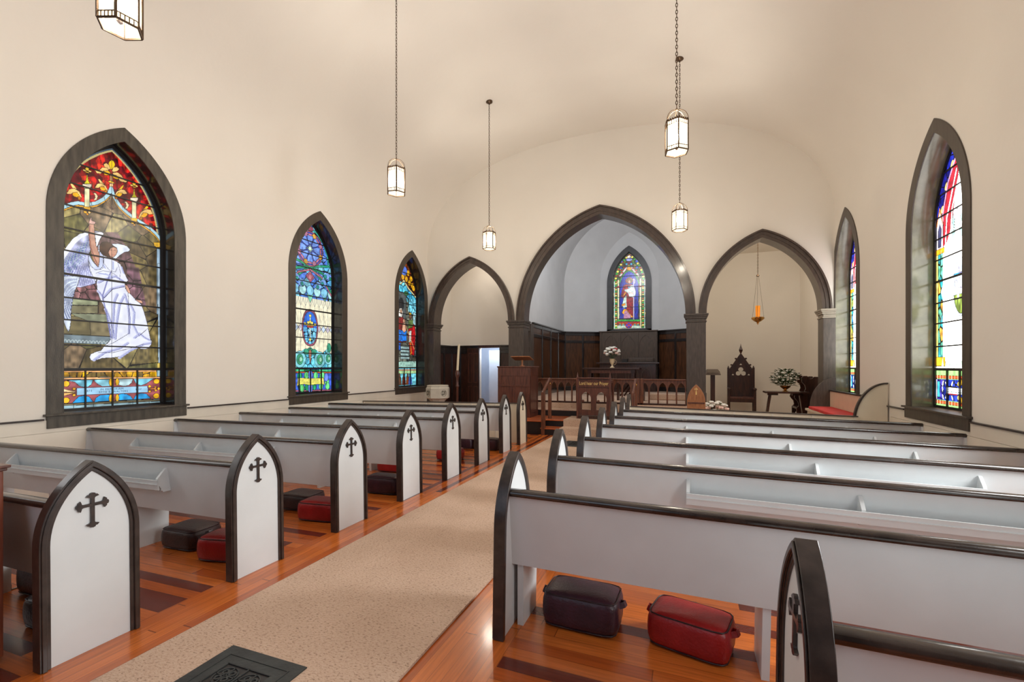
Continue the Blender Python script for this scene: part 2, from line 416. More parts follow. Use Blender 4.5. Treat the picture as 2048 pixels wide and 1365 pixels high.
# window wall with the lancet opening
AWA, AWZ0, AWS, AWR = .62, 2.86, 4.55, 1.45
b = MB(); O = prof(1.06, 4.73, 6.45)
for k in range(48):
    u0, u1 = -1.07+2.14*k/48, -1.07+2.14*(k+1)/48
    top = lambda u: arch_z(u, 1.08, 4.73, (1.06**2+1.72**2)/2.12)+.03
    def seg(u0, u1, za, zb, ta, tb):
        b.hexa([(XC+u0,CY2,za),(XC+u1,CY2,zb),(XC+u1,CY2+.3,zb),(XC+u0,CY2+.3,za)], [(XC+u0,CY2,ta),(XC+u1,CY2,tb),(XC+u1,CY2+.3,tb),(XC+u0,CY2+.3,ta)])
    if abs((u0+u1)/2) < AWA:
        seg(u0,u1,.5,.5,AWZ0,AWZ0); seg(u0,u1,arch_z(u0,AWA,AWS,AWR),arch_z(u1,AWA,AWS,AWR),top(u0),top(u1))
    else: seg(u0,u1,.5,.5,top(u0),top(u1))
tag(b.build('wall_chancel_end', M['chancel']), kind='structure')
# floors and steps
box_wall('floor_chancel', CX0-.1, CX1+.1, 11.0, CY2+.2, .0, .6, M['carpet'])
b = MB(); b.box(-4.3, .44, 10.75, 11.0, 0, .43); tag(b.build('trim_12', M['black']), kind='structure')
tag(MB().box(-3.9, .03, 10.74, 11.0, .43, .47).build('trim_13', M['carpet'], bev=.012), kind='structure')
# chamber left
LY = 12.6
DX0, DX1, DZ = -5.80, -5.16, 2.05
b = MB(); z1 = 4.9
b.box(-7.0, DX0, LY, LY+.12, 0, z1); b.box(DX1, -4.25, LY, LY+.12, 0, z1); b.box(DX0, DX1, LY, LY+.12, DZ, z1)
tag(b.build('wall_chamber_back', M['wall']), kind='structure')
box_wall('wall_chamber_left', -6.95, -6.77, YF+.33, LY, 0, 4.9, M['wall'])
box_wall('wall_chamber_right', -4.31, -4.25, 12.45, LY+1.7, 0, 4.9, M['wall'])
box_wall('floor', -7.0, -4.2, 11.2, LY+1.7, -.2, .0, M['plank_x'])
b = MB(); pr = [(-6.80,4.0)]+[(SCL+ (1.37)*cos(pi-pi*i/20), 4.0+.75*sin(pi*i/20)) for i in range(21)]+[(-4.25,4.0)]
b.ring(pr, [(x, z+.3) for x, z in pr], XZ(0), YF+.33, LY); tag(b.build('ceiling_chamber', M['wall'], smooth=60), kind='structure')
# closet seen through the chamber door
b = MB(); b.box(-6.6,-6.5,LY+.12,LY+1.6,0,2.5); b.box(-6.6,-4.3,LY+1.5,LY+1.6,0,2.5); b.box(-6.6,-4.3,LY+.12,LY+1.6,2.4,2.5)
tag(b.build('wall_closet', M['plasticw']), kind='structure')
# alcove right
RY = 14.3
box_wall('wall_alcove_back', .38, 3.2, RY, RY+.12, 0, 4.9, M['wall'])
box_wall('wall_alcove_right', XR, XR+.15, YF+.33, RY, 0, 4.9, M['wall'])
box_wall('wall_alcove_left', .38, .44, YF+.36, RY, 0, 4.9, M['wall'])
box_wall('ceiling_alcove', .38, 3.1, YF+.33, RY+.1, 4.66, 4.8, M['wall'])
box_wall('floor_alcove', .38, XR+.1, YF+.33, RY+.1, -.2, .15, M['carpet'])
box_wall('floor', .44, XR+.1, YF, YF+.33, -.2, .15, M['carpet'])

# wainscot built between two floor points, seen from the left of p->q
def wainscot(name, p, q, z0, z1, n, mp_, ms, frieze=.28, cap=.05):
    from mathutils import Vector
    p = Vector((p[0], p[1], 0)); q = Vector((q[0], q[1], 0)); d = q-p; Ln = d.length; d.normalize(); nrm = Vector((-d.y, d.x, 0))
    f = lambda u, v, w: tuple(p+d*u+nrm*w+Vector((0, 0, v)))
    rect = lambda a, c, e, g: [(a,e),(c,e),(c,g),(a,g)]
    r = MB().prism(rect(0, Ln, z0, z1), f, 0, .02).build(name, mp_); tag(r, kind='structure')
    b = MB(); w = Ln/n
    for i in range(n+1):
        u = i*w; b.prism(rect(max(0,u-.035), min(Ln,u+.035), z0, z1-cap), f, .015, .05)
    for za, zb in ((z0, z0+.16), (z1-cap-.1, z1-cap), (z1-cap-.1-frieze, z1-cap-frieze)):
        b.prism(rect(0, Ln, za, zb), f, .012, .045)
    b.build('stile', ms, r, bev=.006)
    MB().prism(rect(0, Ln, z1-cap, z1), f, 0, .075).build('cap_rail', ms, r, bev=.01)
    return r
wainscot('trim_14', (CX0+.01, CY1), (CX0+.01, 12.72), .6, 2.79, 4, M['wains'], M['stile'])
wainscot('trim_15', (XC-1.04, CY2-.02), (CX0+.02, CY1), .6, 2.79, 2, M['wains'], M['stile'])
wainscot('trim_16', (CX1-.02, CY1), (XC+1.04, CY2-.02), .6, 2.79, 2, M['wains'], M['stile'])
wainscot('trim_17', (CX1-.01, YF+.4), (CX1-.01, CY1), .6, 2.79, 5, M['wains'], M['stile'])
wainscot('trim_18', (DX0-.02, LY-.001), (-6.77, LY-.001), 0, 2.13, 3, M['dwood'], M['stile'], .1)
wainscot('trim_19', (-4.32, LY-.001), (DX1+.02, LY-.001), 0, 2.13, 2, M['dwood'], M['stile'], .1)
wainscot('trim_20', (-6.76, LY), (-6.76, YF+.37), 0, 2.13, 2, M['dwood'], M['stile'], .1)
tag(MB().box(DX0-.07, DX1+.07, LY-.05, LY, DZ, 2.13).build('trim_21', M['dwood']), kind='structure')
# ------------------------------------------------------------------ carpet runner, steps
def carpet_strip(x0, x1, pts, t=.018):
    """profile pts in (y,z) swept across x0..x1"""
    b = MB(); O = pts; I = []
    for i, (y, z) in enumerate(pts):
        I.append((y+ (0), z))
    up = [(y-(.018 if i and pts[i-1][0] == y or (i < len(pts)-1 and pts[i+1][0] == y) else 0), z+t) for i, (y, z) in enumerate(pts)]
    return b.ring(up, pts, YZ(0), x0, x1)
cr = thing('carpet_runner', 'long beige carpet runner down the centre aisle and over the steps', 'carpet')
cr.location = (0, 0, 0)
carpet_strip(-2.62, -1.27, [(YB+.3, .001), (9.58, .001)], .014).build('aisle_length', M['carpet'], cr)
carpet_strip(-2.53, -1.35, [(9.58, .0), (9.60, .0), (9.60, .15), (9.93, .15), (9.95, .15), (9.95, .3), (10.74, .3)], .016).build('stair_length', M['carpet'], cr, bev=.01)

st = thing('wall_steps', None, None, kind='structure'); st.name = 'floor_steps'
b = MB(); b.box(-2.95, -.93, 9.62, 9.95, .0, .125); b.box(-4.3, -2.95, 9.66, 10.75, 0, .275); b.box(-2.95, -.93, 9.97, 10.75, 0, .275); b.box(-.93, .44, 9.66, 10.75, 0, .275)
b.build('riser', M['black'], st)
b = MB(); b.box(-2.97, -.91, 9.60, 9.97, .125, .15); b.box(-4.32, -2.93, 9.63, 10.75, .275, .3); b.box(-2.93, -.95, 9.94, 10.75, .275, .3); b.box(-.95, .44, 9.63, 10.75, .275, .3)
b.build('tread', M['orange'], st, bev=.006)

# floor registers
def register(label, x0, x1, y0, y1):
    r = thing('floor_register', label, 'floor vent', ((x0+x1)/2, (y0+y1)/2, .015), group=None)
    hx, hy = (x1-x0)/2, (y1-y0)/2
    f = XY(0); rect = lambda a, c: [(-a,-c),(a,-c),(a,c),(-a,c)]
    b = MB(); b.ring(rect(hx,hy), rect(hx-.11,hy-.11), f, 0, .006, True); b.ring(rect(hx-.055,hy-.055), rect(hx-.062,hy-.062), f, .006, .0085, True)
    b.build('frame', M['iron'], r)
    MB().prism(rect(hx-.1,hy-.1), f, 0, .0008).build('dark_backing', M['black'], r)  # flat black sheet painting the darkness of the open shaft
    g = MB(); ix, iy = hx-.11, hy-.11; n = max(2, round(ix*2/.13)); m_ = max(2, round(iy*2/.13)); cw, ch = 2*ix/n, 2*iy/m_
    for i in range(n+1): g.box(-ix+i*cw-.004, -ix+i*cw+.004, -iy, iy, .001, .0055)
    for j in range(m_+1): g.box(-ix, ix, -iy+j*ch-.004, -iy+j*ch+.004, .001, .0055)
    for i in range(n):
        for j in range(m_):
            cx, cy = -ix+(i+.5)*cw, -iy+(j+.5)*ch; R = min(cw, ch)*.42
            A = [(cx+R*cos(t*pi/10), cy+R*sin(t*pi/10)) for t in range(20)]; B = [(cx+(R-.006)*cos(t*pi/10), cy+(R-.006)*sin(t*pi/10)) for t in range(20)]
            g.ring(A, B, f, .001, .005, True)
            for k in range(4):
                a = pi/4+k*pi/2; q = (cx+R*.5*cos(a), cy+R*.5*sin(a)); rr = R*.3
                A = [(q[0]+rr*cos(t*pi/5), q[1]+rr*sin(t*pi/5)) for t in range(10)]; B = [(q[0]+rr*.55*cos(t*pi/5), q[1]+rr*.55*sin(t*pi/5)) for t in range(10)]
                g.ring(A, B, f, .001, .005, True)
                a2 = k*pi/2; g.bar((cx, cy, .003), (cx+R*cos(a2), cy+R*sin(a2), .003), .006, .004)
    g.build('grille', M['iron'], r)
register('large ornate cast iron floor register set in the carpet, nearest the viewer', -2.24, -1.737, 1.08, 1.75)
register('small dark floor grille in the carpet before the chancel steps', -2.18, -1.70, 8.30, 8.92)

# ------------------------------------------------------------------ pews
END_A, END_S, END_T = .22, .60, 1.0
END_R = (END_A**2+(END_T-END_S)**2)/(2*END_A)
def cross_poly(h, w):
    """flared budded cross outline centred on (0,0)"""
    t = h*.042
    def arm(Ln, k):                       # along +y
        e = h*.13; return [(t,0),(t,Ln-1.3*e),(1.35*t,Ln-1.05*e),(3.6*t,Ln-.82*e),(2.6*t,Ln-.42*e),(1.5*t,Ln-.38*e),(1.25*t,Ln-.12*e),(0,Ln)]
    def sym(P): return P+[(-x,y) for x,y in P[-2::-1]]
    up = sym(arm(h*.345,0)); dn = [(-x,-y) for x,y in sym(arm(h*.655,0))]; rt = [(y,-x) for x,y in sym(arm(w/2,0))]; lf = [(-y,x) for x,y in sym(arm(w/2,0))]
    # order: up arm (right side first) -> left arm -> down -> right ; walk counter-clockwise
    P = [(t,t)]+[p for p in up[1:-1]]+[(-t,t)]+[p for p in lf[1:-1]]+[(-t,-t)]+[p for p in dn[1:-1]]+[(t,-t)]+[p for p in rt[1:-1]]
    return P
def make_pew(side, x_len, label, rack=True, rackx=None, legs=(.075, 1.33, 2.55), smallend=False):
    """side=-1: pew runs to the left of the aisle end; +1 to the right. Local origin on the floor at the aisle face, middle of the end."""
    s = side
    r = thing('pew', label, 'pew')
    f = lambda u, v, w: (s*w, u, v)           # w = distance from the aisle face into the pew
    n = 14
    inner = arch(END_A-.03, END_S, END_R-.03, n, 0.0)
    e = MB().prism(inner, f, .012, .05).build('end_panel', M['white'], r)
    O = arch(END_A, END_S, END_R, n, .0); I1 = arch(END_A-.028, END_S, END_R-.028, n, .0); I2 = arch(END_A-.046, END_S, END_R-.046, n, .0); I0 = arch(END_A-.008, END_S, END_R-.008, n, 0.)
    b = MB(); b.ring(O, I1, f, .0, .062); b.ring(I0, I1, f, -.007, .0); b.ring(I1, I2, f, .004, .03)
    b.build('edge_moulding', M['endrim'], e, smooth=30, bev=.0025)
    cr_ = MB().prism(cross_poly(.185, .145), lambda u, v, w: (s*w, u*-s, .765+v), .0, .0125)
    cr_.build('cross', M['bronze'] if False else M['endrim'], e)
    x0, x1 = .05, x_len
    # back, leaning towards the rear
    b = MB(); zb, zt = .365, .785; yb, yt = -.055, -.118
    b.hexa([(s*x0,yb-.011,zb),(s*x1,yb-.011,zb),(s*x1,yb+.011,zb),(s*x0,yb+.011,zb)], [(s*x0,yt-.011,zt),(s*x1,yt-.011,zt),(s*x1,yt+.011,zt),(s*x0,yt+.011,zt)])
    b.build('backrest', M['white'], r)
    P = [(-.152,.777),(-.158,.786),(-.156,.80),(-.147,.81),(-.13,.815),(-.105,.812),(-.094,.803),(-.09,.79),(-.094,.777)]
    b = MB().prism(P, f, x0, x1-.0); b.build('top_rail', M['rail'], r, smooth=50)
    b = MB().prism([(-.05,.385),(.225,.395),(.235,.405),(.232,.416),(.22,.42),(-.055,.412)], f, x0, x1-.03); b.build('seat', M['white'], r)
    for lx in legs:
        if lx+.04 < x_len: 
            lg = MB().prism([(-.03,.0),(.21,.0),(.215,.388),(-.045,.386)], f, lx, lx+.036).build('leg', M['white'], r)
            if lx < 2: MB().prism([(.21,.001),(.25,.001),(.25,.006),(.216,.006),(.216,.04),(.21,.04)], f, lx+.008, lx+.024).build('bracket', M['steel'], lg)
    MB().prism([(-.17,.0),(.2,.0),(.22,.42),(.18,.44),(-.05,.5),(-.1,.77),(-.155,.77),(-.17,.5)], f, x1-.03, x1).build('wall_end', M['white'], r)
    if rack:
        k = MB(); rx = rackx
        yk = lambda z: yb+(yt-yb)*(z-zb)/(zt-zb)-.011
        a0, a1 = rx[0], rx[-1]+.022
        z0 = .555
        k.prism([(yk(z0)-.0,z0),(yk(z0)-.07,z0),(yk(z0)-.07,z0+.012),(yk(z0),z0+.012)], f, a0, a1)
        k.prism([(yk(.6)-.085,z0+.008),(yk(.6)-.097,.64),(yk(.6)-.085,.64),(yk(.6)-.074,z0+.008)], f, a0, a1)
        k.prism([(yk(.6)-.092,.602),(yk(.6)-.097,.602),(yk(.6)-.099,.609),(yk(.6)-.09,.609)], f, a0, a1)
        k.build('book_rack', M['white'], r)
        for q in rx:
            MB().prism([(yk(z0),z0-.012),(yk(z0)-.055,z0-.012),(yk(.6)-.09,.62),(yk(.6)-.09,.65),(yk(.72)-.01,.722),(yk(.72),.722)], f, q, q+.022).build('divider', M['white'], r)
    return r
ROWS = [1.50, 2.51, 3.52, 4.53, 5.54, 6.53, 7.52]
LX, RX = -2.93, -.985
TILT = atan(.055/3.84)
ord_ = ['nearest', 'second', 'third', 'fourth', 'fifth', 'sixth', 'seventh']
lp = make_pew(-1, 3.83, 'x', True, (.82, 1.87, 2.92))
rp = make_pew(1, 3.87, 'x', True, (.985, 1.985, 3.03))
l_note = ['white pew with black arched end nearest the viewer, beside the brown cabinet',
  'second white pew left of the aisle, below the window of the winged figure',
  'third white pew in the left block', 'fourth white pew from the viewer in the left block',
  'fifth white pew from the viewer in the left block', 'sixth white pew from the viewer in the left block',
  'seventh white pew in the left block, the one just behind the front screen']
for i, y in enumerate(ROWS):
    o = lp if i == 0 else copy_tree(lp)
    o.location = (LX, y-.01, 0); o.rotation_euler = (0, -TILT, 0); o['label'] = l_note[i]; o['group'] = 'white pews left of the aisle'
ROWR = [None, 2.53, 3.56, 4.57, 5.60, 6.60, 7.58]
r_note = [None, 'plain backed white pew nearest in the right block, purple and red hassocks beneath', 'second full pew in the right block, its long book rack in view',
  'third full white pew from the viewer in the right block', 'fourth full white pew from the viewer in the right block', 'fifth full white pew in the right block, its rail ending below the large right window',
  'sixth full white pew in the right block, just behind the panelled screen']
r1 = make_pew(1, 3.87, r_note[1], False); r1.location = (RX, ROWR[1], 0); r1.rotation_euler = (0, TILT, 0); r1['group'] = 'white pews right of the aisle'
for i in range(2, 7):
    o = rp if i == 2 else copy_tree(rp)
    o.location = (RX, ROWR[i], 0); o.rotation_euler = (0, TILT, 0); o['label'] = r_note[i]; o['group'] = 'white pews right of the aisle'
r0 = make_pew(1, 2.56, 'shorter white pew in the lower right corner with worn black end', False, legs=(.075, 1.33)); r0.location = (.295, 1.60, crown(.3)); r0.rotation_euler = (0, TILT, 0)

# panelled front screens that close both blocks
def front_screen(name_label, s, xa, ln, y, endlabel=None):
    r = thing('front_screen', name_label, 'screen', (xa, y, 0))
    f = lambda u, v, w: (s*w, u, v); n = 14
    e = MB().prism(arch(END_A-.03, END_S, END_R-.03, n, 0.0), f, .012, .05).build('end_panel', M['cream'], r)
    O = arch(END_A, END_S, END_R, n, .0); I1 = arch(END_A-.028, END_S, END_R-.028, n, .0); I2 = arch(END_A-.046, END_S, END_R-.046, n, .0)
    MB().ring(O, I1, f, .0, .062).ring(I1, I2, f, .004, .03).build('edge_moulding', M['endrim'], e, bev=.002)
    MB().prism(cross_poly(.185, .145), lambda u, v, w: (s*w, u*-s, .765+v), .0, .0125).build('cross', M['endrim'], e)
    MB().prism([(.02,-.03),(.045,-.03),(.045,.77),(.02,.77)], f, .05, ln).build('panel', M['cream'], r)
    k = round(ln/.56)
    for i in range(k+1):
        w = .06+(ln-.1)*i/k; MB().prism([(.008,-.03),(.021,-.03),(.021,.765),(.008,.765)], f, w-.01, w+.012).build('stile', M['wall_low'], r)
    MB().prism([(-.005,.77),(-.008,.785),(.07,.785),(.07,.77)], f, .05, ln).build('top_rail', M['endrim'], r, bev=.004)
    return r
o = front_screen('cream panelled front screen with black cap closing the left pew block', -1, LX, 3.8, 8.40); o.rotation_euler = (0, -TILT, 0)
o = front_screen('cream panelled front screen with black cap closing the right pew block', 1, RX, 3.46, 8.44); o.rotation_euler = (0, TILT, 0)

# bench along the right wall, quarter-round ends
def quarter(r_, z0, zt, n=18):
    """outline in (x,z): from the wall foot out, quarter circle up to the wall"""
    P = [(2.88, z0), (2.88-r_, z0), (2.88-r_, zt-.62)]
    P += [(2.88-r_*cos(pi/2*i/n), zt-.62+.62*sin(pi/2*i/n)) for i in range(1, n+1)]
    return P
wb = thing('wall_bench', 'cream bench along the right wall with black edged quarter round ends', 'bench', (0, 0, 0)); wb.location = (2.5, 9.6, 0)
def off(b): b.v = [(x-2.5, y-9.6, z) for x, y, z in b.v]; return b
q = quarter(.42, -.04, 1.235)
off(MB().prism(q, XZ(8.52), -.0, .035)).build('end_panel', M['cream'], wb)
qo, qi = quarter(.435, -.04, 1.25), quarter(.412, -.04, 1.227)
off(MB().ring(qo[1:], qi[1:], XZ(8.50), 0, .06)).build('edge_moulding', M['endrim'], wb)
q2 = quarter(.45, -.04, 1.27)
off(MB().prism(q2, XZ(11.08), 0, .04)).build('end_panel', M['pier'], wb)  # far end in brown, its shade is put into the colour
off(MB().box(2.34, 2.84, 8.56, 11.08, .59, .63)).build('seat', M['cream'], wb)
off(MB().box(2.38, 2.42, 8.56, 11.08, -.04, .59)).build('seat_front', M['cream'], wb)
off(MB().box(2.78, 2.82, 8.56, 11.08, .63, .99)).build('backrest', mat('pink_cream_paint', rgb(226,196,170), .5, var=.02), wb)
off(MB().box(2.765, 2.84, 8.56, 11.08, .99, 1.015)).build('top_rail', M['endrim'], wb)

sc0 = thing('seat_cushion', 'flat red cloth cushion on the bench along the right wall', 'cushion', (2.5, 9.8, .63))
MB().box(-.14, .27, -1.15, 1.1, 0, .055).build('pad', M['redc'], sc0, bev=.015)
# ------------------------------------------------------------------ hassocks
def make_hassock(lx, ly, h, m):
    r = thing('hassock', 'x', 'hassock')
    b = MB(); n = 8; vs = []; idx = {}
    def pt(a, c, e):
        k = (a, c, e)
        if k not in idx:
            x, y, z = a/n*2-1, c/n*2-1, e/n*2-1
            bx = 1-.07*(1-(1-z*z))*0
            nn = (abs(x)**7+abs(y)**7+abs(z)**7)**(1/7)
            X, Y, Z = x/nn, y/nn, z/nn
            sag = .04*(1-X*X)*(1-Y*Y)*(1 if Z > 0 else .0)
            bul = 1+.05*(1-Z*Z)
            idx[k] = len(vs); vs.append((X*lx/2*bul, Y*ly/2*bul, (Z*.5+.5)*h*(1+sag)))
        return idx[k]
    fs = []
    for a in range(n):
        for c in range(n):
            fs += [(pt(a,c,0),pt(a,c+1,0),pt(a+1,c+1,0),pt(a+1,c,0)),(pt(a,c,n),pt(a+1,c,n),pt(a+1,c+1,n),pt(a,c+1,n)),
                   (pt(a,0,c),pt(a+1,0,c),pt(a+1,0,c+1),pt(a,0,c+1)),(pt(a,n,c),pt(a,n,c+1),pt(a+1,n,c+1),pt(a+1,n,c)),
                   (pt(0,a,c),pt(0,a,c+1),pt(0,a+1,c+1),pt(0,a+1,c)),(pt(n,a,c),pt(n,a+1,c),pt(n,a+1,c+1),pt(n,a,c+1))]
    b.add(vs, fs); b.build('cushion_body', m, r, smooth=80)
    def loop(z, k):
        P = []
        for i in range(40):
            t = 2*pi*i/40; cx_, sy_ = cos(t), sin(t); nn = (abs(cx_)**7+abs(sy_)**7)**(1/7); P.append((cx_/nn*lx/2*k, sy_/nn*ly/2*k, z))
        return P
    MB().tube(loop(h*.93, .985), .004, 6, True).tube(loop(h*.08, .985), .004, 6, True).build('piping', M['piping'], r, smooth=60)
    for s in (-1, 1):
        P = [(s*lx*.5, -.03, h*.72), (s*(lx*.5+.03), -.015, h*.76), (s*(lx*.5+.035), .015, h*.76), (s*lx*.5, .03, h*.72)]
        b = MB()
        for i in range(3): b.bar(P[i], P[i+1], .03, .005, up=(s, 0, .4))
        b.build('handle', m, r)
    return r
hp, hr, hb = make_hassock(.42, .26, .205, M['purl']), make_hassock(.40, .25, .19, M['redl']), make_hassock(.36, .28, .17, M['blkl'])
HS = [ # proto, x, y, rz, label
 (hp, -.56, 2.67, -.04, 'dark purple leather hassock on the floor under the nearest right pew'),
 (hr, .03, 2.665, -.25, 'red leather hassock with strap handles under the nearest right pew'),
 (hb, -3.92, 2.68, .05, 'brown-black leather hassock under the second left pew'),
 (hr, -3.36, 2.60, .2, 'red leather hassock under the second left pew, beside a dark one'),
 (hb, -3.83, 3.80, .05, 'dark hassock partly hidden behind the second left pew end'),
 (hr, -3.36, 3.58, .12, 'red leather hassock under the third left pew by its arched end'),
 (hp, -3.36, 4.60, .05, 'dark purple hassock under the fourth left pew by its arched end'),
 (hr, -3.95, 5.60, .1, 'flat red hassock seen just above a dark purple one'),
 (hr, -3.55, 6.58, .1, 'small looking red hassock beside the fifth left pew end'),
 (hp, -3.84, 7.64, .0, 'dark hassock between the fifth and sixth arched pew ends'),
 (hp, -3.34, 7.62, .0, 'dark hassock between the sixth and seventh arched pew ends'),
 (hp, -3.97, 1.82, .06, 'large purple leather hassock under the nearest left pew'),
 (hb, -3.42, 1.62, .06, 'black hassock standing behind the nearest left pew end'),
]
used = set()
for p, x, y, rz, lab in HS:
    o = p if p.name not in used else copy_tree(p)
    used.add(p.name)
    o.location = (x, y, crown(x)); o.rotation_euler = (0, 0, rz); o['label'] = lab; o['group'] = 'leather hassocks under the pews'

# brown cabinet at the left edge
cb = thing('cabinet', 'reddish brown wooden cabinet cut off by the left edge of the photo', 'cabinet', (-3.6, .85, 0))
MB().box(-.45, .375, -.45, .41, .03, .97).build('body', mat('red_brown_wood', rgb(128,66,42), .4, scale=6, stretch=(5,5,.7), col2=rgb(96,46,30), bump=.1, bscale=40), cb, bev=.006)
MB().box(-.47, .385, -.47, .42, .97, .985).box(-.48, .395, -.48, .43, .985, 1.0).build('top', M['mahog'], cb, bev=.004)
MB().box(-.43, .36, -.43, .395, 0, .03).build('plinth', M['dwood'], cb)
# ------------------------------------------------------------------ hanging lanterns
GL, nt, b_ = newmat('lantern_glass')
b_.inputs['Base Color'].default_value = (1,.93,.8,1); b_.inputs['Roughness'].default_value = .5
tr = N(nt, 'ShaderNodeBsdfTransparent'); tr.inputs[0].default_value = (1,.97,.9,1); mxs = N(nt, 'ShaderNodeMixShader'); mxs.inputs[0].default_value = .5
em = N(nt, 'ShaderNodeEmission'); em.inputs[0].default_value = (1,.86,.62,1); em.inputs[1].default_value = 3.4
out = nt.nodes['Material Output']; L(nt, tr.outputs[0], mxs.inputs[1]); L(nt, em.outputs[0], mxs.inputs[2]); L(nt, mxs.outputs[0], out.inputs[0])
M['lglass'] = GL
GB, nt, b_ = newmat('lantern_clear'); tr = N(nt, 'ShaderNodeBsdfTransparent'); gl = N(nt, 'ShaderNodeBsdfGlossy'); gl.inputs[1].default_value = .1
mxs = N(nt, 'ShaderNodeMixShader'); mxs.inputs[0].default_value = .12; L(nt, tr.outputs[0], mxs.inputs[1]); L(nt, gl.outputs[0], mxs.inputs[2]); L(nt, mxs.outputs[0], nt.nodes['Material Output'].inputs[0])
M['lclear'] = GB
M['bulb'] = emis('lamp_bulb', (1,.8,.5,1), 60)
def hexp(r, z, a0): return [(r*cos(a0+k*pi/3), r*sin(a0+k*pi/3), z) for k in range(6)]
def chain(b, x, y, z0, z1, lk=.052, r=.0042, w=.011):
    n = max(1, int(round((z1-z0)/(lk*.78)))); st = (z1-z0)/n
    for i in range(n):
        zc = z0+(i+.5)*st; hz = st*.64; P = []
        for k in range(10):
            t = 2*pi*k/10; u, v = w*cos(t), hz*sin(t)
            if abs(sin(t)) > .5: u *= .95
            P.append((x+u, y, zc+v) if i % 2 else (x, y+u, zc+v))
        b.tube(P, r, 4, True)
def lantern(label, x, y, zb, a0, ztop=None):
    r = thing('hanging_lantern', label, 'lamp', (x, y, zb), group='bronze lanterns hanging over the nave')
    R, H, HT = .132, .335, .5
    V = hexp(R, 0, a0); T = hexp(R, H, a0)
    b = MB()
    for k in range(6):
        b.bar(V[k], T[k], .014, .014)
        b.bar(V[k], V[(k+1)%6], .01, .012); b.bar(T[k], T[(k+1)%6], .01, .012)
        for zz in (.045, H-.045):
            p, q = V[k], V[(k+1)%6]; b.bar((p[0],p[1],zz), (q[0],q[1],zz), .006, .006)
    # scalloped galleries at top and bottom of every side
    for k in range(6):
        p, q = V[k], V[(k+1)%6]
        for i in range(1, 5):
            t = i/5; X, Y = p[0]+(q[0]-p[0])*t, p[1]+(q[1]-p[1])*t
            b.bar((X,Y,0), (X,Y,.045), .006, .005); b.bar((X,Y,H-.045), (X,Y,H+.004), .006, .005)
        for i in range(5):
            t = (i+.5)/5; X, Y = p[0]+(q[0]-p[0])*t, p[1]+(q[1]-p[1])*t; b.sphere((X,Y,H+.012), (.011,.011,.013), 6, 4)
    b.build('frame', M['bronze'], r)
    c = MB()
    for k in range(6):
        P = []
        for i in range(9):
            t = i/8*pi/2; rr = R*cos(t)*.98+.006; P.append((rr*cos(a0+k*pi/3), rr*sin(a0+k*pi/3), H+(HT-H-.01)*sin(t)))
        c.tube(P, .0042, 5)
    c.lathe([(.004,HT-.02),(.014,HT-.012),(.014,HT),(.006,HT+.012),(.003,HT+.02)], n=8)
    c.build('crown', M['bronze'], r, smooth=50)
    g = MB()
    for k in range(6):
        p, q = V[k], V[(k+1)%6]; s = .965
        g.add([(p[0]*s,p[1]*s,.008),(q[0]*s,q[1]*s,.008),(q[0]*s,q[1]*s,H-.006),(p[0]*s,p[1]*s,H-.006)], [(0,1,2,3)])
    g.build('glass_panes', M['lglass'], r)
    MB().prism([(p[0]*.96,p[1]*.96) for p in V], XY(0), .004, .007).build('bottom_glass', M['lclear'], r)
    s_ = MB(); s_.tube([(0,0,H+.1),(0,0,.06)], .006, 6).lathe([(.004,.03),(.016,.04),(.012,.06),(.02,.075),(.006,.085)], n=8)
    for k in range(3):
        a = a0+.4+k*2*pi/3; s_.tube([(0,0,.07),(.03*cos(a),.03*sin(a),.06),(.05*cos(a),.05*sin(a),.075)], .004, 5); s_.lathe([(.012,.075),(.012,.15)], (.05*cos(a),.05*sin(a),0), 8)
    s_.build('lamp_cluster', M['bronze'], r)
    u = MB()
    for k in range(3):
        a = a0+.4+k*2*pi/3; u.lathe([(.004,.15),(.012,.165),(.014,.185),(.008,.21),(.002,.235)], (.05*cos(a),.05*sin(a),0), 8)
    u.build('bulb', M['bulb'], r)
    zt = (ztop or ceil_z(x))-zb
    h = MB(); chain(h, 0, 0, HT+.015, zt-.03); h.build('chain', M['bronze'], r, smooth=60)
    MB().lathe([(.0,-.05),(.016,-.048),(.02,-.035),(.05,-.022),(.068,-.01),(.07,.03)], (0,0,zt-.01), 16).build('ceiling_canopy', M['bronze'], r, smooth=40)
    ld = bpy.data.lights.new('lantern_light', 'POINT'); ld.energy = LANT; ld.color = (1,.925,.82); ld.shadow_soft_size = .06
    lo = bpy.data.objects.new('lantern_light', ld); C.objects.link(lo); lo.location = (x, y, zb+.2)
    return r
LANT = 108
zb = 3.97
lantern('bronze hexagonal lantern cut off at the upper left of the photo', -3.86, 2.12, zb, .35)
lantern('lit hexagonal lantern on the long chain left of centre, seen against plain ceiling', -3.86, 5.54, zb, .1)
lantern('small looking far left lantern hanging before the chancel wall', -3.86, 8.86, zb, .5)
lantern('largest lit lantern, hanging on the right above a farther one', -.09, 5.62, zb, .7)
lantern('far right lantern hanging low between the centre and right arches', -.09, 8.86, zb, .05)

